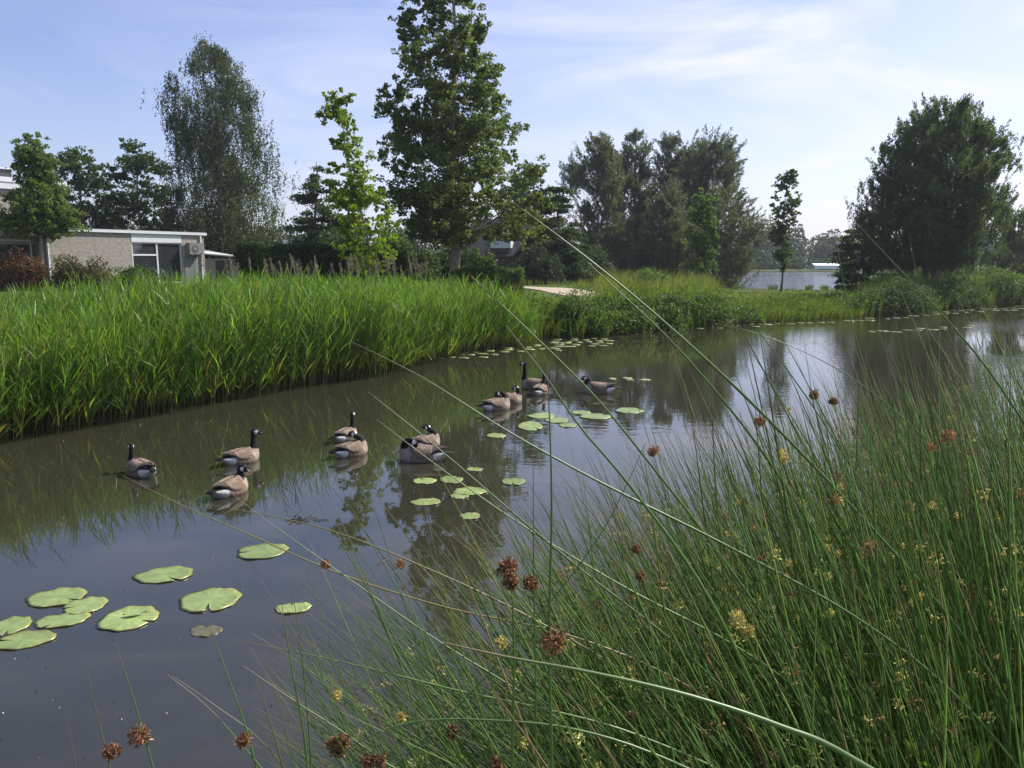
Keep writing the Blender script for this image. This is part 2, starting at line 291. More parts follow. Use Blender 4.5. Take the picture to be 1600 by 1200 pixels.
# ------------------------------------------------------------------ trees
def crown_pts(rng, prof, n, bias=.55):
    zf = np.array([p[0] for p in prof]); rl = np.array([p[1] for p in prof]); rr = np.array([p[2] for p in prof])
    z = rng.uniform(zf[0], zf[-1], n*6); A = np.interp(z, zf, rl); B = np.interp(z, zf, rr); w = ((A+B)/2)**1.3
    z = z[rng.uniform(0, w.max(), len(z)) < w]
    z = np.resize(z, n); ph = rng.uniform(0, 2*math.pi, n); A = np.interp(z, zf, rl); B = np.interp(z, zf, rr)
    c = np.cos(ph); Rr = (A+B)/2+(B-A)/2*c; r = Rr*rng.uniform(0, 1, n)**bias
    return np.stack([r*c, r*np.sin(ph), z], 1), r/np.maximum(Rr, .01)
LEAFK = 1.9; TINT = np.array([1.9, 1.75, 1.5])
def tree(name, label, cat, px, Y, prof, leaf, ncl, rc, nl, col, seed, style='broad', tr=.15, bark=(.13, .11, .09), lean=0, hue=.12, group=None, forks=1, tz=None, sh=1.0, bx=None):
    """prof: (height in m, radius left, radius right) of the crown; metres above the ground"""
    rng = np.random.default_rng(seed); X = P(px, 405, Y)[0]; zb = Hz(X, Y)-.05; H = prof[-1][0]
    root = empty(name, (X, Y, zb), 0, label, cat, group)
    ncl = int(ncl*1.35); C, rel = crown_pts(rng, prof, ncl); org = np.array([X, Y, zb])
    axis = lambda z: np.stack([lean*(z/H)**1.5*H+.12*np.sin(z*.9+seed), .1*np.sin(z*.7+seed*2), z], -1)
    cz = C[:, 2]; C[:, :2] += axis(cz)[:, :2]
    rcs = rc*rng.uniform(.55, 1.35, ncl)*(.75+.25*(1-cz/H)*1.5)
    bm = MB(); kk = 12
    for f in range(forks):
        top = (tz or H*.93); z = np.linspace(0, top, kk); c = axis(z)
        if forks > 1:
            a = 2*math.pi*f/forks+seed; spd = prof[len(prof)//2][1]*.5; c[:, 0] += np.cos(a)*spd*(z/top)**.8; c[:, 1] += np.sin(a)*spd*(z/top)**.8
        r = tr*(1-.92*(z/top))**.9*(1+.5*np.exp(-z/.3))/(forks**.4)
        v, q, c_ = tubes((c+org)[None], r[None], 8, np.array(bark)); bm.add(v, q, col=c_)
    # limbs to the clumps
    r_xy = np.hypot(C[:, 0]-axis(cz)[:, 0], C[:, 1]-axis(cz)[:, 1]); up = {'broad': .7, 'birch': .5, 'willow': 1.2, 'conifer': .05, 'spire': 1.4}[style]
    z0 = np.clip(cz-r_xy*up, prof[0][0]*1.0, H*.92); p0 = axis(z0); m = rng.uniform(size=ncl) < min(1, 160/ncl)
    if forks > 1:
        a = 2*math.pi*rng.integers(0, forks, ncl)/forks+seed; spd = prof[len(prof)//2][1]*.5; p0[:, 0] += np.cos(a)*spd*(z0/H)**.8; p0[:, 1] += np.sin(a)*spd*(z0/H)**.8
    p1 = (p0+C)/2; p1[:, 2] += (.1 if style != 'birch' else .5)*r_xy; t = np.linspace(0, 1, 6)
    Cv = bez(p0[m], p1[m], C[m], t)+org+rng.normal(0, .03, (m.sum(), 6, 3)); Rd = (tr*.15*(1-z0[m]/H*.7)*np.clip(1.3-r_xy[m]*.12, .5, 1.2))[:, None]*(1-.85*t)[None]
    v, q, c_ = tubes(Cv, Rd, 4, np.array(bark)*.8); bm.add(v, q, col=c_)
    bm.build('trunk', M['bark'], root, smooth=True)
    # foliage: leaf sprays around each clump centre
    nl = int(nl*LEAFK); idx = rng.integers(0, ncl, nl); n = nl
    d = nrm(rng.normal(size=(n, 3)))*(rng.uniform(0, 1, (n, 1))**.45); sc = np.array([1, 1, .7]); ax = None
    out_ = nrm(np.stack([C[:, 0], C[:, 1], np.full(ncl, .001)], 1))
    if style == 'broad':
        # sub-sprays make the clump edges ragged
        ns = 11; sub = nrm(rng.normal(size=(ncl, ns, 3)))*rng.uniform(.3, 1.45, (ncl, ns, 1)); si = rng.integers(0, ns, n)
        pos = C[idx]+(sub[idx, si]*sc+d*.36*sc)*rcs[idx][:, None]
    elif style == 'birch':
        ns = 9; sub = rng.normal(size=(ncl, ns, 3))*np.array([.55, .55, .3]); si = rng.integers(0, ns, n)
        drop = rng.uniform(0, 1, n)*rng.uniform(.4, 1, (ncl, ns))[idx, si]*rng.uniform(1.0, 2.9)*.9
        pos = C[idx]+sub[idx, si]*rcs[idx][:, None]+rng.normal(0, .05, (n, 3)); pos[:, 2] -= drop*rcs[idx]*1.15; mm_ = rng.uniform(size=n) < .33; pos[mm_] = (C[idx]+d*rcs[idx][:, None]*.9)[mm_]; pos[:, :2] += (.12*np.sin(pos[:, 2:]*1.7+si[:, None]*2.1))*[[1, .7]]; ax = np.array([0, 0, -.8])
    elif style in ('willow', 'spire'):
        ns = 9; dirv = nrm(out_*(.6 if style == 'willow' else .25)+np.array([0, 0, .8])); sub = rng.normal(size=(ncl, ns, 3))*.5; si = rng.integers(0, ns, n)
        t_ = rng.uniform(-.6, 1, (n, 1)); wd = nrm(dirv[:, None]+rng.normal(size=(ncl, ns, 3))*.35)
        pos = C[idx]+sub[idx, si]*rcs[idx][:, None]*.9+wd[idx, si]*t_*rcs[idx][:, None]*(.95 if style == 'willow' else .6)+rng.normal(0, .07, (n, 3))*rc; ax = wd[idx, si]*.8
    else:
        t_ = rng.uniform(-.8, .9, (n, 1)); pos = C[idx]+out_[idx]*t_*rcs[idx][:, None]+rng.normal(0, 1, (n, 3))*np.array([.32, .32, .13])*rcs[idx][:, None]; ax = out_[idx]*.7
        pos[:, 2] -= .25*np.abs(t_[:, 0])*rcs[idx]
    cl = vary((1, 1, 1), ncl, rng, .16, hue)[idx]*vary(np.array(col)*TINT, n, rng, .22, .08)
    v, q, c_ = leaves(pos+org, leaf[0], leaf[1], rng, cl, 0, ax)
    mesh('crown', v, q, M['leaf'], root, c_)
    return root
def bush(name, label, cat, cx, cy, rx, ry, h, leaf, nl, col, seed, zb=None, box=False, group=None, lumps=26, rot=0, hue=.1):
    """a shrub or hedge: short stems inside, leaves through the volume with a lumpy outline"""
    rng = np.random.default_rng(seed); zb = Hz(cx, cy)-.05 if zb is None else zb
    root = empty(name, (cx, cy, zb), 0, label, cat, group); n = nl
    if box:
        u = rng.uniform(-1, 1, (n, 3)); f = rng.integers(0, 3, n); sgn = rng.choice([-1, 1], n); m = rng.uniform(size=n) < .75
        u[np.arange(n)[m], f[m]] = (sgn*rng.uniform(.86, 1.04, n))[m]; pos = u*np.array([rx, ry, h/2])+np.array([0, 0, h/2]); pos += rng.normal(0, .035, (n, 3))
        pos[:, 2] += .05*np.sin(pos[:, 0]*2.3+seed)+.04*np.sin(pos[:, 0]*5.1)
    else:
        lc = nrm(rng.normal(size=(lumps, 3))); lc[:, 2] = np.abs(lc[:, 2]); lr = rng.uniform(.25, .45, lumps); lc *= rng.uniform(.3, .78, (lumps, 1))
        idx = rng.integers(0, lumps, n); d = nrm(rng.normal(size=(n, 3)))*rng.uniform(.3, 1, (n, 1))**.5; pos = (lc[idx]+d*lr[idx][:, None])*np.array([rx, ry, h*.92]); pos[:, 2] = np.abs(pos[:, 2])
    if rot: c, s_ = math.cos(rot), math.sin(rot); pos = np.stack([pos[:, 0]*c-pos[:, 1]*s_, pos[:, 0]*s_+pos[:, 1]*c, pos[:, 2]], 1)
    org = np.array([cx, cy, zb]); cl = vary(np.array(col)*1.5, n, rng, .22, hue)
    v, q, c_ = leaves(pos+org, leaf[0], leaf[1], rng, cl); mesh('foliage', v, q, M['leaf'], root, c_)
    k = 14; b = rng.uniform(-.3, .3, (k, 3))*np.array([rx, ry, 0]); e = rng.uniform(-.7, .7, (k, 3))*np.array([rx, ry, 0])+np.array([0, 0, h*.75]); 
    if rot: b = np.stack([b[:, 0]*c-b[:, 1]*s_, b[:, 0]*s_+b[:, 1]*c, b[:, 2]], 1); e = np.stack([e[:, 0]*c-e[:, 1]*s_, e[:, 0]*s_+e[:, 1]*c, e[:, 2]], 1)
    t = np.linspace(0, 1, 5); Cv = bez(b, (b+e)/2+np.array([0, 0, .1]), e, t)+org
    v, q, c_ = tubes(Cv, np.broadcast_to(.025*(1-.7*t), (k, 5)), 4, np.array((.09, .07, .05))); mesh('stems', v, q, M['bark'], root, c_, True)
    return root
GRN = (.050, .088, .022); DKG = (.028, .050, .018); GRY = (.058, .078, .045)
# young tree by the house
tree('young_tree', 'young round-crowned tree with pale trunk in front of the brick house', 'tree', 68, 41, [(2.9, .6, .5), (3.2, 2.2, 1.5), (3.9, 2.0, 1.3), (4.8, 1.1, .8), (5.8, .8, .6), (7.2, .65, .5), (8.3, .15, .1)], (.13, .10), 105, .6, 22000, (.068, .108, .030), 3, tr=.11, bark=(.30, .27, .22))
tree('alder_tree', 'narrow dark tree rising behind the flat roof right of the young tree', 'tree', 135, 62, [(1, 1.8, 1.8), (4, 2.6, 2.2), (7, 2.1, 2.1), (9, 1.3, 1.4), (10.3, .3, .3)], (.2, .14), 80, .85, 12000, (.035, .062, .022), 5, tr=.16)
tree('alder_tree', 'dark open tree behind the brick house, left of the tall birch', 'tree', 224, 62, [(.8, 2.4, 2), (3, 3.0, 2.6), (6, 2.9, 2.6), (8.2, 1.7, 2.0), (10.3, .4, .4)], (.2, .14), 75, .85, 12000, (.035, .062, .022), 6, tr=.16)
tree('birch_tree', 'tall weeping birch with hanging twigs behind the brick house', 'tree', 352, 60, [(1.6, 2.8, 3.0), (4, 4.0, 4.3), (8, 3.7, 4.5), (10.5, 3.5, 3.7), (13, 3.8, 2.8), (15.3, 3.0, 1.9), (17.3, 1.0, .8)], (.15, .085), 230, .95, 56000, (.038, .056, .026), 7, 'birch', tr=.25, bark=(.28, .27, .25))
tree('larch_tree', 'pointed dark tree left of the thin young maple', 'tree', 497, 50, [(.8, 1.5, 2.4), (3, 1.3, 2.6), (5, .9, 1.9), (6.7, .6, .9), (8.1, .1, .1)], (.17, .10), 80, .7, 12000, (.032, .056, .022), 8, 'conifer', tr=.13)
tree('maple_sapling', 'thin young maple with bright leaves leaning over to the left at its top', 'tree', 579, 27, [(1.1, .2, .2), (1.9, .8, 1.0), (2.7, 1.0, 1.25), (3.5, .85, 1.2), (4.2, .7, .4), (5.2, .55, .4), (6.2, .55, .45), (7.3, .2, .2)], (.13, .10), 50, .36, 4600, (.11, .165, .022), 19, tr=.065, bark=(.26, .23, .18), lean=-.125)
tree('plane_tree', 'biggest tree of the picture, leafy with a thick trunk behind the reeds', 'tree', 712, 34, [(2.4, 1.2, 3.1), (3.3, 2.5, 3.9), (4.8, 3.0, 3.7), (7, 3.1, 2.8), (8.6, 2.8, 2.1), (10.2, 2.6, 1.6), (12.4, 1.5, .8), (14, .8, .5), (14.8, .2, .2)], (.135, .105), 215, .56, 42000, (.066, .096, .032), 11, tr=.24, bark=(.22, .19, .15))
tree('larch_tree', 'dark layered tree standing just right of the gabled house', 'tree', 872, 53, [(.6, 2.6, 1.9), (2.4, 2.4, 1.8), (4.2, 1.8, 1.3), (5.6, 1.0, .8), (6.9, .2, .2)], (.18, .10), 110, .7, 17000, (.028, .050, .022), 12, 'conifer', tr=.16)
tree('oak_tree', 'dark rounded tree half hidden behind the biggest tree', 'tree', 815, 68, [(1, 3.5, 2.5), (4, 4, 2.8), (7, 3.0, 1.8), (8.4, .8, .5)], (.22, .15), 80, 1.0, 10000, (.026, .046, .020), 13, tr=.2)
# willow group: each trunk a tree of its own
WG = 'grey willows by the lake'
wl = [('leftmost tall grey willow of the group, leaning over the dark bushes', 950, 72, [(1.5, 2.2, 2), (5, 3, 2.2), (9, 3.6, 1.8), (11.4, 2.6, 1.4), (12.8, .5, .5)], -.06, 21),
      ('narrow upright grey willow with the highest top of the group', 992, 76, [(1.5, 1.8, 1.8), (6, 2.2, 2.0), (11, 1.9, 1.7), (13.0, 1.0, .9), (14.2, .3, .3)], -.02, 22),
      ('grey willow with a rounded top in the middle of the group', 1055, 78, [(2, 2, 2), (6, 2.4, 2.4), (10, 2.6, 2.6), (12.8, 2.2, 2.1), (13.7, .6, .6)], .0, 23),
      ('grey willow with a bare fork and a tufted top on the right of the group', 1095, 74, [(4, 1.0, 1.4), (8, 1.8, 2.4), (10.6, 2.2, 3.1), (12.8, 1.8, 2.2), (13.6, .5, .5)], .03, 24),
      ('low spreading grey willow reaching out towards the lake', 1120, 70, [(1, 2.4, 2.4), (3.5, 2.2, 3.7), (6, 1.9, 4.2), (7.6, 1.4, 3.0), (9, .6, 1.0)], .02, 25),
      ('short bushy willow in front of the taller willow trunks', 1045, 66, [(.5, 2, 1.8), (3, 2.8, 2.4), (5.5, 2.0, 1.6), (7.5, .9, .7), (8.3, .2, .2)], 0, 26)]
for lb, px, Y, pf, ln, sd_ in wl:
    tree('willow_tree', lb, 'tree', px, Y, pf, (.26, .07), 85, .95, 24000, (.058, .078, .054), sd_, 'willow', tr=.24, lean=ln, group=WG, hue=.07, bark=(.10, .09, .08))
tree('young_tree', 'small bright green tree in front of the willows', 'tree', 1098, 48, [(1.0, .5, .7), (2.2, .9, .8), (3.6, .7, .6), (4.8, .8, .5), (5.9, .2, .2)], (.15, .1), 40, .45, 5000, (.055, .10, .025), 31, tr=.07)
tree('young_tree', 'slender upright young tree standing alone before the lake', 'tree', 1222, 52, [(1.5, .2, .2), (2.6, .8, .4), (4, .55, .6), (5.5, .8, .8), (6.9, .55, .6), (7.9, .15, .2)], (.16, .11), 44, .38, 4200, (.052, .085, .032), 32, tr=.07)
tree('willow_tree', 'big dark round tree on the right bank with fine upright twigs', 'tree', 1450, 44, [(1.5, 2.6, 2.6), (2.6, 3.8, 3.6), (4.4, 3.7, 3.9), (6.2, 3.4, 3.8), (7.8, 2.7, 3.3), (9.2, 1.8, 2.3), (10.1, .9, 1.0)], (.17, .055), 330, .72, 88000, (.046, .074, .032), 33, 'spire', tr=.2, forks=3)
tree('shrub_tree', 'low layered tree tucked under the left side of the big round tree', 'tree', 1352, 48, [(.3, 1.6, 1.8), (1.8, 1.7, 2), (3.2, 1.1, 1.6), (4.8, .3, .6)], (.2, .12), 60, .55, 7000, (.036, .062, .026), 34, 'conifer', tr=.08)
tree('poplar_tree', 'greyish loose tree at the right edge of the picture', 'tree', 1590, 60, [(.5, 2, 3), (2.5, 2.2, 3), (4.5, 1.6, 2.4), (6.3, .4, .4)], (.2, .12), 60, .7, 8000, (.045, .066, .032), 35, 'birch', tr=.12)
# bushes and hedges
def at(px, Y): return P(px, 405, Y)[0]
def B(name, label, cat, px, Y, wpx, h, leaf, nl, col, seed, **k):
    rx = wpx/F*Y/2; return bush(name, label, cat, at(px, Y), Y, rx, k.pop('ry', rx*.7), h, leaf, nl, col, seed, **k)
B('hedge_bush', 'reddish brown bush at the left edge in front of the house windows', 'bush', 22, 39, 100, 2.5, (.13, .08), 12000, (.085, .045, .025), 41, hue=.3)
B('hedge_bush', 'red and green bush just right of the young tree trunk', 'bush', 118, 39, 125, 2.4, (.13, .08), 13000, (.060, .055, .022), 42, hue=.35)
B('hedge_bush', 'low green bush below the blank brick wall', 'bush', 205, 38, 90, 1.45, (.12, .08), 6000, (.05, .075, .022), 43)
B('hedge_bush', 'fresh green bush beside the garden shed', 'bush', 402, 52, 70, 2.2, (.16, .11), 5000, (.055, .10, .022), 44)
B('hedge', 'long dark clipped hedge left of the young maple', 'hedge', 475, 33, 185, 2.15, (.10, .06), 42000, (.024, .042, .014), 45, ry=1.0, box=True)
B('hedge', 'low clipped hedge with rounded end beside the gravel path', 'hedge', 762, 33, 105, 1.35, (.09, .055), 24000, (.045, .07, .022), 46, ry=.9, box=True)
B('shrub', 'dense dark shrub behind the dark hedge', 'shrub', 530, 40, 130, 3.2, (.14, .09), 18000, (.028, .05, .018), 47)
B('shrub', 'mid green shrub between the thin maple and the thick trunk', 'shrub', 628, 38, 135, 3.3, (.14, .09), 20000, (.036, .062, .02), 48)
B('shrub', 'rounded light shrub just right of the thick trunk', 'shrub', 752, 38, 72, 2.6, (.14, .1), 7500, (.055, .085, .03), 49)
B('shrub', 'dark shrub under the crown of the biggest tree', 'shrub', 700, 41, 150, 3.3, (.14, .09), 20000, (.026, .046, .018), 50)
B('shrub', 'tall dark shrub in front of the gabled house wall', 'shrub', 845, 49, 95, 2.9, (.17, .11), 10000, (.022, .038, .018), 51)
B('shrub', 'dark shrub right of the gabled house', 'shrub', 925, 56, 90, 3.0, (.17, .11), 8000, (.032, .055, .022), 52)
B('shrub', 'low willow mound on the meadow in front of the willow trunks', 'shrub', 1015, 40, 92, 1.5, (.16, .035), 9000, (.075, .12, .035), 53)
B('shrub', 'dark shrub at the foot of the willow trunks', 'shrub', 1000, 68, 120, 3.4, (.2, .12), 8000, (.030, .046, .024), 54)
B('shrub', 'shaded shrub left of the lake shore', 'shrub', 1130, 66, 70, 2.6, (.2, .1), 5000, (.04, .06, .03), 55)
B('shrub', 'fresh green shrub at the right edge below the loose tree', 'shrub', 1560, 46, 120, 1.6, (.15, .08), 9000, (.06, .10, .025), 56)
B('shrub', 'leafy shrub behind the birch and the garden shed', 'shrub', 440, 64, 100, 3.8, (.22, .15), 7000, (.05, .08, .025), 57)
B('shrub', 'dark shrub behind the left end of the brick house', 'shrub', 175, 60, 120, 4.6, (.22, .14), 9000, (.03, .052, .02), 58)
B('shrub', 'dark shrub below the tall birch', 'shrub', 320, 58, 120, 4.4, (.22, .14), 9000, (.028, .046, .02), 59)
B('shrub', 'wide dark thicket closing the view under the big round tree', 'shrub', 1450, 51, 250, 2.1, (.15, .09), 22000, (.034, .056, .020), 60, lumps=60)
# bank shrubs on the far waterside
bk = [('dark leafy shrub hanging over the water, just right of the reeds', 905, 26.8, 80, 1.5), ('broad dark shrub on the bank, second from the reeds', 960, 28, 95, 1.6), ('broad dark shrub in the middle of the bank', 1035, 29.5, 100, 1.65), ('dark shrub on the bank before the lake', 1100, 31, 95, 1.5), ('small dark shrub where the open bank begins', 1150, 32.5, 50, .8),
      ('shaded bank shrub under the big round tree', 1400, 38.5, 140, 1.9), ('shaded bank shrub right of the big round tree trunk', 1495, 40, 120, 1.9), ('bank shrub at the right edge over the lily pads', 1570, 42, 120, 2.0)]
for i_, (lb, px, Y, wp, h) in enumerate(bk):
    e_ = FAR[2:-2]; ex_ = 800+F*e_[:, 0]/(e_[:, 1]*cp+CZ*sp_); q_ = np.array([np.interp(px, ex_, e_[:, 0]), np.interp(px, ex_, e_[:, 1])]); q_ = q_*(1+.9/np.linalg.norm(q_))
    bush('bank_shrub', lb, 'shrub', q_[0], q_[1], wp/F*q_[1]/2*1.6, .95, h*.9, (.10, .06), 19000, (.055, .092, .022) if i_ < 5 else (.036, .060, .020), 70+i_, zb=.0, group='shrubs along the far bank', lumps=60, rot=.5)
# far wood and far shore: one mass
rng = np.random.default_rng(90); Cs = []; Rs = []
for k in range(120):
    px = rng.uniform(900, 1700); Y = rng.uniform(205, 250); h = rng.uniform(6, 11)*(1 if px < 1270 else .85); Cs += [(P(px, 405, Y)[0], Y, z) for z in np.arange(1, h, 1.8)]; Rs += [rng.uniform(2.2, 3.4)*(1-.35*z/h) for z in np.arange(1, h, 1.8)]
for k in range(70):
    px = rng.uniform(1135, 1320); Y = rng.uniform(160, 175); h = rng.uniform(1.2, 3.6 if px < 1215 else 2.0); Cs += [(P(px, 405, Y)[0], Y, .5+h*.5)]; Rs += [h*.6]
Cs = np.array(Cs); Rs = np.array(Rs); n = 120000; idx = rng.choice(len(Cs), n, p=Rs**2/(Rs**2).sum()); d = nrm(rng.normal(size=(n, 3)))*rng.uniform(.75, 1.05, (n, 1))
pos = Cs[idx]+d*Rs[idx][:, None]; pos[:, 2] = np.maximum(pos[:, 2], .4)
v, q, c_ = leaves(pos, .7, .5, rng, vary((1, 1, 1), len(Cs), rng, .12, .08)[idx]*vary((.036, .060, .022), n, rng, .2, .08))
tag(mesh('far_woodland', v, q, M['leaf'], None, c_), 'distant wood closing the view beyond the lake', 'woodland', kind='stuff')
rng = np.random.default_rng(91); Cs = []; Rs = []
for k in range(150):
    px = rng.uniform(-150, 1000); Y = rng.uniform(95, 120); h = rng.uniform(4, 7); zz_ = np.arange(1, h, 1.4); Cs += [(P(px, 405, Y)[0], Y, z) for z in zz_]; Rs += [rng.uniform(1.6, 2.4)*(1-.3*z/h) for z in zz_]
Cs = np.array(Cs); Rs = np.array(Rs); n = 60000; idx = rng.choice(len(Cs), n, p=Rs**2/(Rs**2).sum()); d = nrm(rng.normal(size=(n, 3)))*rng.uniform(.75, 1.05, (n, 1)); pos = Cs[idx]+d*Rs[idx][:, None]
v, q, c_ = leaves(pos, .4, .3, rng, vary((1, 1, 1), len(Cs), rng, .12, .08)[idx]*vary((.034, .056, .022), n, rng, .2, .08))
tag(mesh('garden_woodland', v, q, M['leaf'], None, c_), 'distant trees closing the view behind the houses', 'woodland', kind='stuff')
# ------------------------------------------------------------------ houses
WHT = (.62, .64, .66)
A_ = P(78, 405, 42)[:2]; B_ = P(320, 405, 50.6)[:2]; wd_ = nrm(B_-A_); WA = math.atan2(wd_[1], wd_[0]); WLEN = float(np.linalg.norm(B_-A_))
def wx(px):   # distance along the wall line seen at picture column px
    d = ray(px, 405)[:2]; m = np.array([[wd_[0], -d[0]], [wd_[1], -d[1]]]); return float(np.linalg.solve(m, -A_)[0])
hz0 = .85
h = empty('brick_house', (A_[0], A_[1], hz0), WA, 'flat-roofed grey brick house with white trim and a raised upper storey', 'house')
RT = 4.0-hz0; x1, x2, x3 = wx(207), wx(285), WLEN
m = MB(); m.box(0, x1, 0, 7, -.3, RT-.12); m.box(x2, x3, 0, 7, -.3, RT-.12); m.box(x1, x2, .12, 7, RT-.62, RT-.125); m.box(x1, x2, .14, 7, -.3, .12); m.build('wall', M['brick'], h, local=True)
m = MB(); m.box(-8.5, -.002, .9, 7, -.3, 1.1); m.box(-8.5, -.002, .9, 7, 2.3, RT-.3); m.build('side_wall', M['brick'], h, local=True)
m = MB(); m.box(-.12, x3+.15, -.14, 7.2, RT-.12, RT+.03, WHT); m.box(-.1, x3+.1, -.12, 7.1, RT+.03, RT+.06, (.2, .2, .2)); m.build('roof', M['paint'], h, local=True)
m = MB(); m.box(x1+.01, x2-.01, -.02, .118, RT-.62, RT-.125, WHT); m.build('fascia', M['paint'], h, local=True)
m = MB(); m.box(-9, -.15, .55, 1.1, RT-.42, RT-.05, WHT); m.build('fascia', M['paint'], h, local=True)
# upper storey
m = MB(); m.box(-9, 3.5, 4, 9, RT-.3, 5.35); m.build('upper_wall', M['brick'], h, local=True)
m = MB(); m.box(-9.1, 3.62, 3.88, 9.1, 5.35, 5.72, WHT); m.box(-9.1, 3.66, 3.84, 9.2, 5.72, 5.98, (.70, .71, .72)); m.build('upper_roof', M['paint'], h, local=True)
sk = MB(); sk.box(-6, 1.2, 5.0, 8, 5.98, 6.5, (.05, .055, .06)); sk.box(-6.1, 1.3, 4.9, 8.1, 6.5, 6.58, WHT); sk.build('rooflight', M['paint'], h, local=True)
def glazed(x0, x1_, z0, z1, y, bars, rails, parent):
    f = MB(); t = .07
    f.box(x0, x0+t, y-.05, y+.06, z0, z1, WHT); f.box(x1_-t, x1_, y-.05, y+.06, z0, z1, WHT); f.box(x0+t, x1_-t, y-.05, y+.06, z1-t, z1, WHT); f.box(x0+t, x1_-t, y-.05, y+.06, z0, z0+t, WHT)
    for b_ in bars: f.box(b_-t*.7, b_+t*.7, y-.045, y+.055, z0+t, z1-t, WHT)
    for (a, b_, z) in rails: f.box(a, b_, y-.04, y+.05, z-.05, z+.05, WHT)
    w = f.build('window', M['paint'], parent, local=True)
    p = MB(); p.box(x0+t*.5, x1_-t*.5, y, y+.02, z0+t*.5, z1-t*.5); p.build('pane', M['glass'], w, local=True); return w
xm = x1+(x2-x1)*.50
glazed(x1+.02, x2-.02, .12, RT-.625, .10, [xm], [(x1+.09, xm, RT-1.35)], h)
cur = MB()
for k, xx in enumerate((xm+.25, xm+.55, x1+1.9)): cur.box(xx, xx+.2, .30, .36, .2, RT-.8, (.45, .42, .38))
cur.build('curtain', M['paint'], h, local=True)
glazed(-8, -4.6, 1.1, 2.3, .95, [-6.3], [(-8, -6.3, 1.8)], h); glazed(-4.2, -.4, .4, 2.55, .92, [-2.3], [], h)
m = MB(); pxx = wx(313); m.box(pxx, pxx+.09, -.11, -.02, -.2, RT-.125, WHT); m.build('downpipe', M['paint'], h, local=True)
m = MB(); m.box(-.1, -.02, -.06, .06, -.2, RT-.125, WHT); m.build('corner_board', M['paint'], h, local=True)
m = MB(); xd = wx(297); m.box(xd-.45, xd+.45, -.035, -.003, -.2, 1.75, (.16, .165, .17)); m.build('door', M['paint'], h, local=True)
# air conditioner on the wall
xa = wx(301); ac = empty('air_conditioner', (A_[0]+wd_[0]*xa+wd_[1]*.25, A_[1]+wd_[1]*xa-wd_[0]*.25, hz0+1.85), WA, 'grey air conditioner box hanging on the brick wall beside the downpipe', 'air conditioner')
m = MB(); m.box(-.5, .5, -.18, .18, 0, .66, (.20, .20, .19)); m.box(-.52, .52, -.19, .19, .66, .69, (.26, .26, .25)); m.build('case', M['paint'], ac, local=True)
m = MB(); a = np.linspace(0, 2*math.pi, 25)[:-1]
for r0, c_ in ((.25, (.09, .09, .09)), (.08, (.3, .3, .3))):
    V = np.vstack([[(-.12, -.19-.3*(.1 if r0 < .1 else .03), .33)], np.stack([np.cos(a)*r0-.12, np.full(24, -.185-.3*(.05 if r0 < .1 else .02)), np.sin(a)*r0+.33], 1)]); m.add(V, T=[(0, i+1, (i+1) % 24+1) for i in range(24)], col=c_)
m.build('fan', M['paint'], ac, local=True)
m = MB(); m.box(-.42, .42, .19, .24, -.04, -.002, (.3, .3, .3)); m.box(-.42, -.38, -.2, .19, -.04, -.002, (.3, .3, .3)); m.box(.38, .42, -.2, .19, -.04, -.002, (.3, .3, .3)); m.build('bracket', M['paint'], ac, local=True)
# garden shed with a light canopy
sx, sy = at(345, 54), 54; sh = empty('garden_shed', (sx, sy, .85), R(20), 'low garden shed with a pale canopy roof and dark door beside the house', 'shed')
m = MB(); m.box(-1.3, 1.3, 0, 2, -.2, 1.6, (.27, .25, .24)); m.build('wall', M['paint'], sh, local=True)
m = MB(); m.add([(-1.9, -.5, 1.95), (1.3, -.5, 1.66), (1.3, 2.2, 1.66), (-1.9, 2.2, 2.3), (-1.9, -.5, 2.02), (1.3, -.5, 1.74), (1.3, 2.2, 1.74), (-1.9, 2.2, 2.38)], [(0, 3, 2, 1), (4, 5, 6, 7), (0, 1, 5, 4), (1, 2, 6, 5), (2, 3, 7, 6), (3, 0, 4, 7)], col=(.55, .55, .54)); m.build('roof', M['paint'], sh, local=True)
m = MB(); m.box(-.35, .55, -.03, -.002, -.1, 1.45, (.03, .035, .05)); m.build('door', M['paint'], sh, local=True)
# small white outbuilding glimpsed between the trees
ob = empty('outbuilding', (at(452, 58), 58, .85), R(10), 'small flat-roofed outbuilding with white fascia between the birch and the dark shrubs', 'outbuilding')
m = MB(); m.box(-.3, 4, 0, 3, -.2, 2.3, (.05, .05, .055)); m.build('wall', M['paint'], ob, local=True)
m = MB(); m.box(-.4, 1.0, -.2, 3, 2.3, 2.95, WHT); m.box(1.0, 4.1, -.1, 3, 2.3, 2.45, (.1, .1, .1)); m.build('fascia', M['paint'], ob, local=True)
# gabled house
gx_, gy_ = at(800, 58), 58; gh = empty('gabled_house', (gx_, gy_, .85), R(-12), 'dark brick house with a steep tiled roof and white dormer, behind the biggest tree', 'house')
m = MB(); m.box(-3.6, 3.2, 0, 7, -.2, 1.9); m.add([(.6, -.4, 1.9), (4.4, -.4, 1.9), (2.5, -.4, 3.7), (.6, 7, 1.9), (4.4, 7, 1.9), (2.5, 7, 3.7), (.6, -.4, -.2), (4.4, -.4, -.2), (4.4, 7, -.2)], [(6, 7, 1, 0), (7, 8, 4, 1)], [(0, 1, 2), (3, 5, 4)]); m.build('wall', M['brick_red'], gh, local=True)
m = MB(); DK = (.030, .028, .028)
m.add([(-3.9, -.3, 1.75), (1.5, -.3, 1.75), (1.5, 3.5, 4.6), (-3.9, 3.5, 4.6), (-3.9, 7.3, 1.75), (1.5, 7.3, 1.75)], [(0, 1, 2, 3), (3, 2, 5, 4)], col=DK)
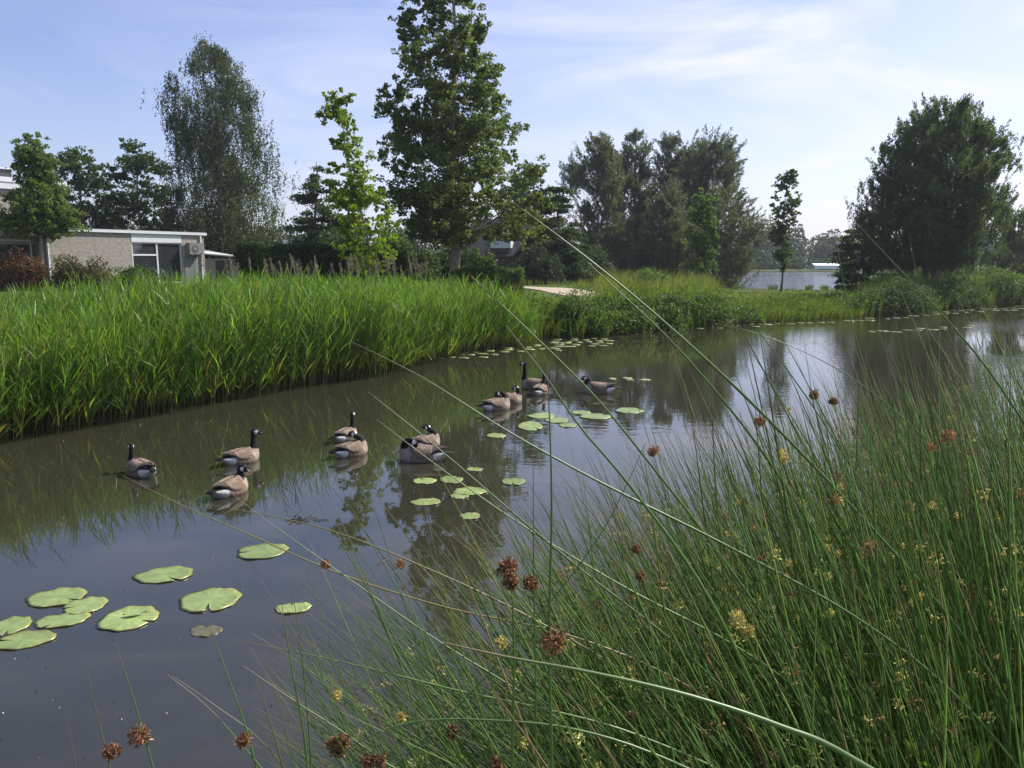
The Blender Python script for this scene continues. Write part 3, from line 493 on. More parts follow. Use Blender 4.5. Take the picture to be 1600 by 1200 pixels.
m.add([(.2, -.7, 1.65), (2.5, -.7, 4.1), (4.8, -.7, 1.65), (.2, 7, 1.65), (2.5, 7, 4.1), (4.8, 7, 1.65), (.2, -.7, 1.78), (2.5, -.7, 4.26), (4.8, -.7, 1.78), (.2, 7, 1.78), (2.5, 7, 4.26), (4.8, 7, 1.78)], [(0, 1, 4, 3), (1, 2, 5, 4), (6, 9, 10, 7), (7, 10, 11, 8), (0, 6, 7, 1), (1, 7, 8, 2)], col=DK); m.build('roof', M['paint'], gh, local=True)
m = MB(); m.add([(.15, -.76, 1.62), (2.5, -.76, 4.12), (2.5, -.76, 4.32), (.15, -.76, 1.82), (.15, -.7, 1.62), (2.5, -.7, 4.12), (2.5, -.7, 4.32), (.15, -.7, 1.82)], [(0, 1, 2, 3), (3, 2, 6, 7), (4, 7, 6, 5)], col=(.16, .165, .17)); m.build('verge_board', M['paint'], gh, local=True)
m = MB(); m.box(-1.5, -.2, .1, 2, 2.0, 2.35, (.06, .06, .06)); m.box(-1.6, -.1, 0, 2, 2.35, 2.85, WHT); m.build('dormer', M['paint'], gh, local=True)
m = MB(); m.box(-1.2, .1, -.05, -.003, .55, 1.2, (.03, .035, .04)); m.box(-1.25, .15, -.09, -.003, .45, .549, WHT); m.build('window', M['paint'], gh, local=True)
# greenhouse on the far shore
gr = empty('greenhouse', (at(1294, 158), 158, .45), R(4), 'long low white greenhouse on the far shore of the lake', 'greenhouse')
m = MB(); m.add([(-2.6, 0, 0), (2.6, 0, 0), (2.6, 0, .7), (-2.6, 0, .7), (-2.6, 1.5, 1.15), (2.6, 1.5, 1.15), (-2.6, 3, .7), (2.6, 3, .7), (-2.6, 3, 0), (2.6, 3, 0)], [(0, 1, 2, 3), (3, 2, 5, 4), (4, 5, 7, 6), (6, 7, 9, 8)], [(0, 3, 4), (1, 5, 2)], col=(.75, .78, .8)); m.build('glazing', M['paint'], gr, local=True)
m = MB(); m.box(-2.6, 2.6, -.04, -.03, .66, .72, (.4, .42, .44))
for k in range(11): m.box(-2.6+k*.51, -2.56+k*.51, -.03, -.002, 0, .7, (.4, .42, .44))
m.build('frame', M['paint'], gr, local=True)

# ------------------------------------------------------------------ reeds, bank weeds, meadow grass
rng = np.random.default_rng(200)
def along(poly, s):
    seg = np.linalg.norm(np.diff(poly, axis=0), axis=1); cum = np.concatenate([[0], np.cumsum(seg)])
    x = np.interp(s, cum, poly[:, 0]); y = np.interp(s, cum, poly[:, 1]); x2 = np.interp(s+.3, cum, poly[:, 0]); y2 = np.interp(s+.3, cum, poly[:, 1])
    d = nrm(np.stack([x2-x, y2-y], 1)); return np.stack([x, y], 1), d
def arc(poly, xy):
    seg = np.linalg.norm(np.diff(poly, axis=0), axis=1); cum = np.concatenate([[0], np.cumsum(seg)]); i = int(np.argmin(np.linalg.norm(poly-xy, axis=1))); return cum[i]
s0 = arc(FAR, G(0, 688)[:2])-4.5; s1 = arc(FAR, G(800, 540)[:2])+.9
def reed_mass(n, s, off, hmul, name, rng, nleaf=15):
    p, d = along(FAR, s); nrm_ = np.stack([-d[:, 1], d[:, 0]], 1)   # away from the water on the far side
    base = p+nrm_*off[:, None]; zb = np.minimum(height(base), .6); zb = np.maximum(zb, -.12)
    end = np.clip((s1-s)/2.2, 0, 1)**.6; H = np.maximum((1.60+.32*np.clip((s-s0-6)/5, 0, 1)-.26*np.clip((s-s0-11)/4, 0, 1)+.10*np.sin(s*.8+.5)+.07*np.sin(s*2.1+off))*(.45+.55*end)-zb, .5)*rng.uniform(.72, 1.1, n)
    front = np.clip(1-off/1.3, 0, 1); H *= 1-.22*front*rng.uniform(0, 1, n)
    ln_ = rng.normal(0, .10, (n, 2)); ln_[:, 0] += .05; ln_ -= nrm_*(.16*front)[:, None]
    b3 = np.column_stack([base, zb]); t3 = b3+np.column_stack([ln_*H[:, None], H]); m3 = (b3+t3)/2-np.column_stack([ln_*H[:, None]*.15, 0*H])
    tt = np.linspace(0, 1, 5); C = bez(b3, m3, t3, tt); Rd = np.broadcast_to(.0042*(1-.6*tt), (n, 5))
    c0 = vary((.20, .21, .08), n, rng, .25, .1)[:, None]*np.array([1, .9, .75, .6, .5])[None, :, None]
    v, q, c_ = tubes(C, Rd, 3, c0); mb = MB(); mb.add(v, q, col=c_)
    # leaves
    k = n*nleaf; ri = np.repeat(np.arange(n), nleaf); f = (np.tile(np.arange(nleaf), n)+rng.uniform(-.4, .4, k)+1)/nleaf*.88+.10
    f = np.clip(f, .07, .99)[:, None]; P0 = (1-f)**2*b3[ri]+2*(1-f)*f*m3[ri]+f*f*t3[ri]
    az = rng.uniform(0, 2*math.pi, k); az = np.where(rng.uniform(size=k) < .3, rng.normal(-.2, .7, k), az)
    el = rng.normal(R(67), R(12), k)+R(8)*(f[:, 0]-.5); ll = rng.uniform(.20, .46, k)*(.75+.5*np.sin(f[:, 0]*3)); 
    D = np.stack([np.cos(az)*np.cos(el), np.sin(az)*np.cos(el), np.sin(el)], 1); dr = rng.uniform(0, .38, k)
    P1 = P0+D*ll[:, None]*.5; D2 = nrm(D+np.column_stack([np.cos(az)*dr, np.sin(az)*dr, -dr*1.3])); P2 = P1+D2*ll[:, None]*.5
    cl = vary((.148, .250, .042), n, rng, .26, .13)[ri]*vary((1, 1, 1), k, rng, .14, .05); old = rng.uniform(size=k) < .035; cl[old] = (.26, .20, .08)
    low = f[:, 0] < .3; cl[low] = cl[low]*np.array([1.2, 1.05, .9])
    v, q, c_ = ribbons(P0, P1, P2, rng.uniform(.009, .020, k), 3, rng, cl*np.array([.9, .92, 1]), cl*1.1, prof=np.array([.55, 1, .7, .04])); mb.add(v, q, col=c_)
    return mb.build(name, M['reed'])
n = 6600; s = rng.uniform(s0, s1, n); off = np.where(rng.uniform(size=n) < .45, rng.uniform(-.35, 1.0, n), rng.uniform(.6, 4.6, n))
tag(reed_mass(n, s, off, 1.0, 'reeds', rng), 'dense bright green reed bed along the far waterside', 'reeds', kind='stuff')
# dry flowering plumes over the back of the reed bed
n = 60; px = np.concatenate([rng.uniform(430, 660, 50), rng.uniform(300, 430, 10)]); Y = rng.uniform(19, 27, n)+(px-560)*.012
b3 = np.stack([P(x, 405, y) for x, y in zip(px, Y)]); b3[:, 2] = .6; H = rng.uniform(1.6, 1.95, n); t3 = b3+np.stack([rng.normal(.1, .15, n), 0*H, H], 1); tt = np.linspace(0, 1, 6)
v, q, c_ = tubes(bez(b3, (b3+t3)/2, t3, tt), np.full((n, 6), .005), 3, np.array((.24, .2, .12))); mb = MB(); mb.add(v, q, col=c_)
k = 60; i_ = np.repeat(np.arange(n), k); f = rng.uniform(0, 1, (n*k, 1)); pos = t3[i_]+np.array([.05, 0, -.02])*f-np.array([0, 0, .32])*f+rng.normal(0, .018, (n*k, 3))
v, q, c_ = leaves(pos, .07, .014, rng, vary((.26, .24, .17), n*k, rng, .2, .05), axis=np.array([.3, 0, 1.2])); mb.add(v, q, col=c_)
tag(mb.build('reed_plumes', M['head']), 'pale dry reed plumes standing above the reed bed', 'reeds', kind='stuff')
# grass: blades in tufts over the open ground
def grass(n, base, hgt, wd, col, rng, name, label, lean=(.15, 0), extra=None, m='grass'):
    k = len(base); z = height(base); ok = z > -.06; base = base[ok]; z = z[ok]; k = len(base); h = np.broadcast_to(hgt, len(ok))[ok]*rng.uniform(.6, 1.25, k); w = np.broadcast_to(wd, len(ok))[ok]*rng.uniform(.7, 1.3, k)
    b3 = np.column_stack([base, z-.03]); d = rng.normal(0, .30, (k, 2))+np.array(lean); t3 = b3+np.column_stack([d*h[:, None], h]); m3 = b3+np.column_stack([d*h[:, None]*.25, h*.62])
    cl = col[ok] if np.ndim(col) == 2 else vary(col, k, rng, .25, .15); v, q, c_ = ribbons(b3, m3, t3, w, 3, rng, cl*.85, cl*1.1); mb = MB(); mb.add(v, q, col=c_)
    if extra is not None: v, q, c_ = extra; mb.add(v, q, col=c_)
    return tag(mb.build(name, M[m]), label, 'grass', kind='stuff')
# right of the reeds: rank weeds on the waterside slope
s2 = s1-1.2; s3 = arc(FAR, G(1600, 476)[:2])+8
n = 44000; s = s2+(s3-s2)*rng.uniform(0, 1, n)**1.15; off = rng.uniform(0, 1, n)**1.4*5.5+.0; p, d = along(FAR, s); nr = np.stack([-d[:, 1], d[:, 0]], 1); base = p+nr*off[:, None]+rng.normal(0, .12, (n, 2))
pxb = 800+F*base[:, 0]/base[:, 1]; kb = ~((pxb > 850) & (pxb < 1165) & (off < 1.7) & (rng.uniform(size=n) < .6)) & ~((pxb > 1340) & (off < 1.7) & (rng.uniform(size=n) < .7)); base = base[kb]; off = off[kb]; n = len(base)
tuft = .5+.5*np.clip(.5+wob(base[:, 0]*1.1, base[:, 1]*1.1), 0, 1)
tuft = np.where((pxb[kb] > 1120) & (pxb[kb] < 1340), tuft*.55, tuft); tuft = np.where((pxb[kb] > 805) & (pxb[kb] < 940) & (off > 1.5), tuft*.4, tuft); dist = np.hypot(base[:, 0], base[:, 1]); col = vary((.14, .19, .036), n, rng, .25, .15)
# leafy weeds among them
k = 30000; sw = s2+(s3-s2)*rng.uniform(0, 1, k)**1.1; ow = rng.uniform(0, 1, k)**1.2*3.2; pw, dw = along(FAR, sw); nw = np.stack([-dw[:, 1], dw[:, 0]], 1); bw = pw+nw*ow[:, None]; hw = rng.uniform(0, 1, k)*(.25+.62*np.clip(.5+wob(bw[:, 0]*1.3, bw[:, 1]*1.3), 0, 1.2)); cw = np.column_stack([bw, np.maximum(height(bw), 0)+hw])
ex = leaves(cw, .11, .06, rng, vary((.08, .135, .024), k, rng, .25, .12))
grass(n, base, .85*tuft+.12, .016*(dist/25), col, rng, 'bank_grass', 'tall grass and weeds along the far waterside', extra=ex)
# meadow beyond, up to the lake and the willows
n = 42000; px = rng.uniform(795, 1640, n); Y = 25+50*rng.uniform(0, 1, n)**1.1; base = np.stack([(px-800)/F*Y, Y], 1)
dfm = seg_dist(base, FAR, False); keep = (~inside(base, CANAL)) & (~inside(base, LAKE)) & ((dfm > 3.5)) & ((px > 900) | (Y > 46))
pd = seg_dist(base, pp, False); keep &= pd > 1.5; base = base[keep]; Yk = Y[keep]; pxk = px[keep]
hh = .22+.30*np.clip(.5+wob(base[:, 0]*.5, base[:, 1]*.5), 0, 1.2); hh = np.where((pxk > 930) & (Yk < 52) & (pxk < 1135), hh+.5, hh); hh = np.where((pxk > 1120) & (pxk < 1340), np.minimum(hh, .26), hh); dl_ = seg_dist(base, LAKE); hh = np.where((dl_ < 14), np.minimum(hh, .13), hh)
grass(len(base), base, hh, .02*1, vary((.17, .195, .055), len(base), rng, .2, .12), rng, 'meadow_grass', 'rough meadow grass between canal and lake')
n = 2600; px = rng.uniform(1135, 1360, n); Y = rng.uniform(56, 60, n); base = np.stack([(px-800)/F*Y, Y], 1); cl_ = np.sin(px*.09)+np.sin(px*.23+1) > .7; base = base[cl_]
grass(len(base), base, .42, .03, vary((.09, .12, .035), len(base), rng, .2, .12), rng, 'shore_grass', 'taller grass tufts in front of the lake')
# lawn left of the path and behind the reeds
n = 26000; px = rng.uniform(-20, 920, n); Y = rng.uniform(24, 46, n); base = np.stack([(px-800)/F*Y, Y], 1); dfm = seg_dist(base, FAR, False); pd = seg_dist(base, pp, False); base = base[(dfm > 4.2) & (pd > 1.4)]
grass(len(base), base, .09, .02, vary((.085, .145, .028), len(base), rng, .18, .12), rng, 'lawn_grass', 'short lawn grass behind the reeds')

# ------------------------------------------------------------------ water lily leaves
def pad(px, py, w, h, rot, seed, label, group, notch=None, col=(.19, .25, .085), fold=0, fine=True, mt=None):
    rng = np.random.default_rng(seed); c = G(px, py); dv = c-CAM; dist = dv[1]*cp-dv[2]*sp_; sin_ = CZ/np.linalg.norm(dv)
    a = w/2/F*dist; b = max(h/2/F*dist/sin_, a*.5) if fine else a*rng.uniform(.6, .9)
    na, nr = (96, 6) if fine else (18, 2); th = np.linspace(0, 2*math.pi, na, endpoint=False); nt_ = rng.uniform(-3.1, 3.1) if notch is None else notch
    dth = np.abs((th-nt_+math.pi) % (2*math.pi)-math.pi); cut = np.clip(1-dth/(.085 if fine else .2), 0, 1)
    rim = 1-.78*cut+.03*np.sin(th*5+seed)+.02*np.sin(th*9+seed*2); rr = np.linspace(0, 1, nr+1)[1:]
    wav = .004*np.sin(th*3+seed)+.003*np.sin(th*7+seed*1.7); V = [[(0, 0, .006)]]; C_ = [[(1.15, 1.15, 1.1)]]
    vein = 1+.22*np.cos(th*8)**10
    for r in rr:
        rad = r*(1-(1-rim)*r); V.append(np.stack([a*rad*np.cos(th), b*rad*np.sin(th),   .006+np.maximum(wav, -.004)*r**3], 1)); sh = (1+.12*(1-r))*vein*(1+.10*np.sin(th*2+seed)); C_.append(np.stack([sh*(1+.25*r**10), sh, sh*.95], 1))
    V.append(np.stack([a*(1-(1-rim))*np.cos(th)*.985, b*rim*np.sin(th)*.985, .002+0*th], 1)); C_.append(np.full((na, 3), .5))
    V = np.vstack(V); C_ = np.vstack(C_)*np.array(col)*np.exp(rng.normal(0, .1))
    spots = rng.uniform(size=len(V)) < .025; C_[spots] *= np.array([.9, .6, .5]); ed = (np.arange(len(V)) >= 1+(nr-1)*na) & (np.arange(len(V)) < 1+nr*na) & (rng.uniform(size=len(V)) < .10); C_[ed] *= np.array([1.1, .7, .5])
    cr, sr = math.cos(rot), math.sin(rot); V = np.stack([V[:, 0]*cr-V[:, 1]*sr, V[:, 0]*sr+V[:, 1]*cr, V[:, 2]], 1)
    T = [(0, 1+i, 1+(i+1) % na) for i in range(na)]; Q = [(1+k*na+i, 1+(k+1)*na+i, 1+(k+1)*na+(i+1) % na, 1+k*na+(i+1) % na) for k in range(nr) for i in range(na)]
    mb = MB(); mb.add(V, Q, T, C_)
    if fold:   # a torn flap of the leaf rolled over on top
        t = np.linspace(0, 1, 7); f = np.stack([-.25*a+.75*a*t, .1*b+.25*b*t, .016+0*t], 1); g_ = f+np.stack([0*t, -.22*b*np.sin(t*math.pi), .012+0*t], 1); V2 = np.vstack([f, g_]); mb.add(V2, [(i, i+7, i+8, i+1) for i in range(6)], col=(.26, .33, .09))
    o = mb.build('lily_leaf', M['pad'], smooth=True, local=True); o.location = (c[0], c[1], .001 if mt is None else -.004); return tag(o, label, 'lily leaf', group)
G1 = 'large lily leaves in the near water'
for k, (x, y, w, h_, r, nt_, fo, lb) in enumerate([
    (88, 934, 86, 26, .0, -.3, 0, 'wide green lily leaf overlapping a smaller one, upper of the left group'), (133, 947, 62, 24, .2, -2.9, 0, 'smaller lily leaf tucked under the edge of the wide leaf'),
    (97, 970, 78, 20, .35, -2.2, 0, 'narrow tilted lily leaf just below the overlapping pair'), (16, 979, 58, 25, 0, -1.2, 0, 'notched lily leaf cut by the left edge of the picture'),
    (38, 1001, 90, 24, .3, 2.8, 0, 'long smooth lily leaf lowest of the left group'), (201, 967, 88, 34, .45, -.75, 1, 'torn lily leaf with a pale folded flap on top'),
    (256, 899, 88, 23, .12, -.9, 0, 'single wide lily leaf above all the other near leaves on the left'), (328, 938, 92, 35, 0, -1.3, 0, 'heart-shaped lily leaf with deep notch, right of the torn leaf'),
    (458, 951, 56, 16, .2, 1.7, 0, 'small curled lily leaf behind two upright rush stems'), (410, 862, 78, 23, .35, 2.9, 0, 'lily leaf below the tall goose reflection, touched by a leaning rush')]):
    pad(x, y, w, h_, r, 300+k, lb, G1, nt_, fold=fo)
pad(321, 986, 52, 17, -.2, 320, 'pale brownish sunken lily leaf just under the surface', G1, 2.0, col=(.085, .08, .045), mt=1)
G2 = 'lily leaves in mid canal'
for k, (x, y, w, h_, r, lb) in enumerate([
    (663, 752, 37, 10, 0, 'left one of the two lily leaves just below the dark preening goose'), (705, 750, 36, 12, .3, 'right one of the two lily leaves just below the dark preening goose'),
    (735, 768, 56, 12, .15, 'largest lily leaf of the mid water group under the rush stems'), (718, 775, 30, 10, .1, 'small lily leaf touching the largest mid water leaf'),
    (665, 785, 48, 11, .1, 'lily leaf at the lower left of the mid water group'), (734, 807, 32, 11, .15, 'lowest lily leaf of the mid water group, crossed by a stem'),
    (802, 753, 38, 11, 0, 'lily leaf on its own right of the mid water group'), (741, 734, 26, 6, 0, 'small pale lily leaf above the mid water group'),
    (775, 681, 32, 7, 0, 'flat lily leaf between the mid water group and the tucked geese'), (828, 666, 40, 14, 0, 'rounded lily leaf in bright water below the tucked geese'),
    (846, 650, 44, 9, 0, 'long lily leaf in bright water below the tall goose'), (870, 657, 38, 9, .1, 'lily leaf in the middle of the bright water raft'),
    (887, 665, 28, 7, 0, 'small lily leaf at the lower edge of the bright water raft'), (908, 645, 30, 7, 0, 'upper lily leaf at the right of the bright water raft'),
    (930, 651, 52, 9, 0, 'widest lily leaf at the right of the bright water raft'), (983, 642, 46, 9, 0, 'pale lily leaf right of the bright water raft, below the lone goose')]):
    pad(x, y, w, h_, r, 340+k, lb, G2)
rng = np.random.default_rng(360)
def raft(n, xs, ys, w, label, group, seed):
    r_ = np.random.default_rng(seed); pts = []
    for _ in range(4000):
        x = r_.uniform(*xs); f = r_.beta(1.6, 1.6); y = ys(x, f)
        if all(abs(x-a) > w*.85 or abs(y-b) > 2.4 for a, b in pts): pts.append((x, y))
        if len(pts) >= n: break
    for k, (x, y) in enumerate(pts): pad(x, y, w*r_.uniform(.7, 1.25), 3, r_.uniform(0, 3), seed+k, label, group, col=(.19, .25, .10), fine=False)
raft(30, (660, 885), lambda x, f: 568-(x-660)*.11-6+14*(f-.5)*(.5+(x-660)/200), 20, 'small lily leaf floating along the end of the reed bed', 'lily leaves by the reeds', 400)
raft(22, (868, 952), lambda x, f: 536+12*(f-.5)-(x-868)*.02, 17, 'small lily leaf in the raft below the first bank shrub', 'lily leaves below the bank shrub', 500)
raft(60, (1420, 1610), lambda x, f: 490-(x-1420)*.055+9*(f-.5), 15, 'pale lily leaf in the strip below the big round tree', 'lily leaves along the right bank', 600)
raft(24, (1060, 1420), lambda x, f: 515-(x-1060)*.052+5*(f-.5), 15, 'small pale lily leaf floating close under the far bank', 'lily leaves under the far bank', 700)
raft(12, (1360, 1520), lambda x, f: 519-(x-1360)*.05+5*(f-.5), 18, 'scattered lily leaf on the open water of the right reach', 'lily leaves on the open right reach', 760)
raft(4, (950, 1030), lambda x, f: 592+4*(f-.5), 20, 'thin lily leaf on bright water behind the lone goose', 'lily leaves behind the lone goose', 790)
rng = np.random.default_rng(799); c = G(475, 812); n = 26; b3 = c+np.column_stack([rng.normal(0, .09, n), rng.normal(0, .09, n), np.full(n, .006)]); e3 = b3+np.column_stack([rng.normal(0, .05, (n, 2)), rng.uniform(-.003, .006, n)])
v, q, c_ = tubes(bez(b3, (b3+e3)/2, e3, np.linspace(0, 1, 3)), np.full((n, 3), .004), 3, np.array((.07, .055, .04))); tag(mesh('floating_twigs', v, q, M['earthy'], None, c_), 'small raft of dark twigs and scum floating left of centre', 'twigs', kind='stuff')

rng = np.random.default_rng(801); n = 240; px = rng.uniform(0, 1000, n); py = rng.uniform(680, 1190, n); c = G(px, py); c = c[(c[:, 1] > 2.5)]; c[:, 2] = .004
v, q, c_ = leaves(c, .012, .008, rng, vary((.45, .43, .34), len(c), rng, .4, .1)*np.where(rng.uniform(size=(len(c), 1)) < .6, .25, 1), .97, np.array([0, 0, 0])); v[:, 2] = np.clip(v[:, 2], .002, .008)
tag(mesh('floating_specks', v, q, M['earthy'], None, c_), 'tiny pale and dark specks of seed fluff drifting on the near water', 'specks', kind='stuff')

# ------------------------------------------------------------------ Canada geese
BODY = [(-.375, 0, .098, .012, .008), (-.33, 0, .092, .045, .022), (-.25, 0, .078, .085, .055), (-.15, 0, .058, .122, .092), (-.02, 0, .045, .142, .115), (.10, 0, .045, .136, .118), (.185, 0, .062, .108, .108)]
NECK = {
 'up': [(.232, 0, .115, .070, .078), (.250, 0, .175, .043, .050), (.250, 0, .245, .030, .033), (.248, 0, .315, .026, .028)],
 'mid': [(.230, 0, .115, .070, .078), (.252, 0, .165, .044, .050), (.256, 0, .215, .031, .034), (.256, 0, .26, .027, .029)],
 'low': [(.225, 0, .115, .070, .080), (.238, 0, .150, .048, .054), (.236, 0, .180, .036, .040), (.230, 0, .205, .031, .034)],
 'preen': [(.225, .005, .125, .068, .074), (.235, .02, .185, .044, .050), (.195, .05, .232, .031, .033), (.135, .085, .240, .028, .030)],
 'rest': [(.215, 0, .125, .066, .074), (.205, .01, .180, .046, .050), (.165, .02, .215, .035, .036), (.125, .03, .225, .030, .031)]}
TALL = {'tall': [(.232, 0, .115, .070, .078), (.252, 0, .18, .041, .048), (.246, 0, .27, .028, .031), (.250, 0, .375, .025, .027)]}
NECK.update(TALL)
def goose(px, py, head, pose, yaw, label, seed, hp=0, sc=.95):
    """head: body direction in degrees (0 = right, 90 = away); yaw turns the head on the neck; hp pitches it down"""
    sc *= .93; rng = np.random.default_rng(seed); loc = G(px, py); root = empty('goose', (loc[0], loc[1], -.006), R(head), label, 'goose', 'geese on the water')
    ctl = [np.array(c_) for c_ in BODY+NECK[pose]]; ctl = [c_*np.array([.86, 1, 1.12, 1.05, 1.12]) for c_ in ctl]; p = ctl[-1]; back = pose in ('preen',)
    hd = np.array([math.cos(R(yaw))*math.cos(R(hp)), math.sin(R(yaw))*math.cos(R(hp)), -math.sin(R(hp))])
    q0 = p[:3]+np.array([0, 0, .035 if not back else .0])
    for dist, w, h_, dz in ((.006, .030, .034, .004), (.036, .037, .043, .010), (.066, .031, .037, .008), (.088, .022, .027, .0)):
        ctl.append(np.concatenate([q0+hd*dist+np.array([0, 0, dz]), [w, h_]]))
    ctl = np.array(ctl); n = len(ctl); nb = len(BODY); su = 5; us = np.linspace(0, n-1, (n-1)*su+1)
    def cr(u):
        i = min(int(u), n-2); t = u-i; a, b, c, d = ctl[max(i-1, 0)], ctl[i], ctl[i+1], ctl[min(i+2, n-1)]
        return .5*((2*b)+(-a+c)*t+(2*a-5*b+4*c-d)*t*t+(-a+3*b-3*c+d)*t**3)
    K = np.array([cr(u) for u in us]); C = K[:, :3]; T = nrm(np.gradient(C, axis=0)); side = np.array([0, 1.0, 0]); na = 20; ph = np.arange(na)/na*2*math.pi; V = []; Cc = []
    for k in range(len(us)):
        side = nrm(side-T[k]*(side@T[k])); up = np.cross(T[k], side)
        u = us[k]
        if u > n-4.2: # the head stands upright on its own axis
            sd2 = nrm(np.cross(np.array([0, 0, 1.0]), hd)); f = min(1, (u-(n-4.2))/1.2); side = nrm(side*(1-f)+sd2*f+1e-6); side = nrm(side-T[k]*(side@T[k])); up = np.cross(T[k], side)
        w, h_ = max(K[k, 3], .004), max(K[k, 4], .004); ring = C[k]+np.outer(np.cos(ph)*w, side)+np.outer(np.sin(ph)*h_, up); V.append(ring)
        s_ = np.sin(ph) if up[2] >= 0 or u > n-4 else np.sin(ph); col = np.zeros((na, 3))
        for j in range(na):
            z = s_[j]; x = C[k, 0]
            if u < nb+.55:
                c_ = np.array((.19, .135, .095)) if z > .1 else np.array((.21, .16, .12))
                c_ = c_*(1+.28*math.sin(x*95+z*7))
                if x < -.165 and z < .55: c_ = np.array((.58, .58, .56))
                if x < -.15 and z > .5: c_ = np.array((.035, .028, .024))
                if x < -.235 and z > .35: c_ = np.array((.02, .018, .016))
                if x > .135*.86+.005: c_ = np.array((.30, .25, .20))*(1 if z < .6 else .8)
            elif u < n-4+.4: c_ = np.array((.012, .011, .012))
            else: c_ = np.array((.012, .011, .012)); 
            if n-4.1 <= u <= n-2.35 and abs(math.cos(ph[j])) > .40 and z < .35: c_ = np.array((.74, .73, .70))
            col[j] = c_
        Cc.append(col)
    V = np.array(V); m = len(us); i = (np.arange(m-1)*na)[:, None]; j = np.arange(na)[None]; j2 = (j+1) % na
    q = np.stack([i+j, i+j2, i+na+j2, i+na+j], -1).reshape(-1, 4); flat = V.reshape(-1, 3); cc_ = np.array(Cc).reshape(-1, 3)
    cap = [(0, b, b+1) for b in range(1, na-1)]; cap2 = [((m-1)*na, (m-1)*na+b+1, (m-1)*na+b) for b in range(1, na-1)]
    mb = MB(); mb.add(flat*sc, q, cap+cap2, cc_); mb.build('body', M['goose'], root, True, True)
    # bill
    e = C[-1]; sd2 = nrm(np.cross(np.array([0, 0, 1.0]), hd)); bl = MB(); bp = np.array([e-hd*.012, e+hd*.012-np.array([0, 0, .002]), e+hd*.034-np.array([0, 0, .008]), e+hd*.050-np.array([0, 0, .012])]); br = [(.020, .022), (.016, .016), (.012, .009), (.005, .004)]
    ring = np.concatenate([b+np.outer(np.cos(ph)*w, sd2)+np.outer(np.sin(ph)*h_, np.array([0, 0, 1.])) for b, (w, h_) in zip(bp, br)]); i = (np.arange(3)*na)[:, None]
    bl.add(ring*sc, np.stack([i+j, i+j2, i+na+j2, i+na+j], -1).reshape(-1, 4), [(3*na, 3*na+b+1, 3*na+b) for b in range(1, na-1)], (.018, .018, .02)); bl.build('bill', M['bill'], root, True, True)
    for s_ in (1, -1):
        ey = MB(); c0 = q0+hd*.058+np.array([0, 0, .020])+sd2*.031*s_; a8 = np.arange(8)/8*2*math.pi
        ey.add(np.vstack([[c0+sd2*.005*s_], c0+np.outer(np.cos(a8)*.006, hd)+np.outer(np.sin(a8)*.006, np.array([0, 0, 1.]))])*sc, T=[(0, b+1, (b+1) % 8+1) for b in range(8)], col=(.02, .015, .01)); ey.build('eye', M['bill'], root, True, True)
    # folded wings
    bx_ = np.array(BODY); 
    for s_ in (1, -1):
        nu, nv = 26, 9; W = []; wc = []
        for a in range(nu):
            u = a/(nu-1); x = .165-.53*u; cz_ = np.interp(x, bx_[:, 0], bx_[:, 2]); w = np.interp(x, bx_[:, 0], bx_[:, 3]); h_ = np.interp(x, bx_[:, 0], bx_[:, 4])
            lo = R(12+72*min(1, u*4)**.7*(1 if u < .5 else max(.12, 1-((u-.5)/.5)**1.3))); hi = R(4)
            for b in range(nv):
                v = b/(nv-1); an = hi+(lo-hi)*v; edge = min(1, 3*v*(1-v)*2+.02, u*9+.02, (1-u)*9+.1); of = .004+.016*edge
                hh = h_+of+(.045*max(0, u-.55)*2)*1.0; ww = max(w, .05*(1-u)+.012)+of
                W.append((x, s_*ww*math.sin(an), cz_+hh*math.cos(an)))
                fe = math.sin((u*13+.5*abs(math.sin(v*14)))*2*math.pi); c_ = np.array((.165, .115, .082))*(1+.0*v)
                if fe > .55: c_ = np.array((.30, .235, .18))
                if u > .62: c_ = np.array((.055, .042, .035)) if fe < .5 else np.array((.11, .085, .07))
                if v > .88: c_ = c_*.55
                wc.append(c_)
        W = np.array(W)*np.array([.86, 1.05, 1.13])*sc; i = (np.arange(nu-1)*nv)[:, None]; j_ = np.arange(nv-1)[None]; q = np.stack([i+j_, i+j_+1, i+nv+j_+1, i+nv+j_], -1).reshape(-1, 4)
        if s_ < 0: q = q[:, ::-1]
        wb = MB(); wb.add(W, q, col=np.array(wc)); wb.build('wing', M['goose'], root, True, True)
    tl = MB(); t = np.linspace(-1, 1, 9)
    top = np.stack([-.42-.03*np.cos(t*1.4), t*.055, .100+.008*np.cos(t*2)], 1); bot = top-np.array([-.004, 0, .008]); rt = np.stack([np.full(9, -.31), t*.04, .112+.01*np.cos(t*2)], 1); rb = rt-np.array([0, 0, .012])
    V = np.vstack([rt, top, bot, rb])*np.array([.86, 1, 1.1])*sc; tl.add(V, [(k+r*9, k+1+r*9, k+10+r*9, k+9+r*9) for r in range(3) for k in range(8)], col=(.018, .016, .015)); tl.build('tail', M['goose'], root, True, True)
    return root
goose(221, 741, 142, 'mid', -25, 'goose farthest left on the water, swimming away with dark head up', 1, 5)
goose(377, 722, 55, 'up', -20, 'goose with raised neck and white cheek looking right over another goose', 2, 14)
goose(360, 771, 72, 'low', -75, 'goose seen from behind, its lowered head turned right, nearest the camera', 3, 18)
goose(540, 687, 68, 'up', 20, 'goose with straight black neck seen from behind, above the tucked one', 4, 0, .88)
goose(549, 711, 52, 'rest', 150, 'pale brown goose with tucked head and visible white cheek', 5, 5, .95)
goose(665, 698, 48, 'rest', 120, 'goose with head laid back, partly hidden behind the dark preening goose', 6, 0, .9)
goose(660, 719, 176, 'preen', 200, 'dark goose preening with its white rump turned right', 7, 45, 1.05)
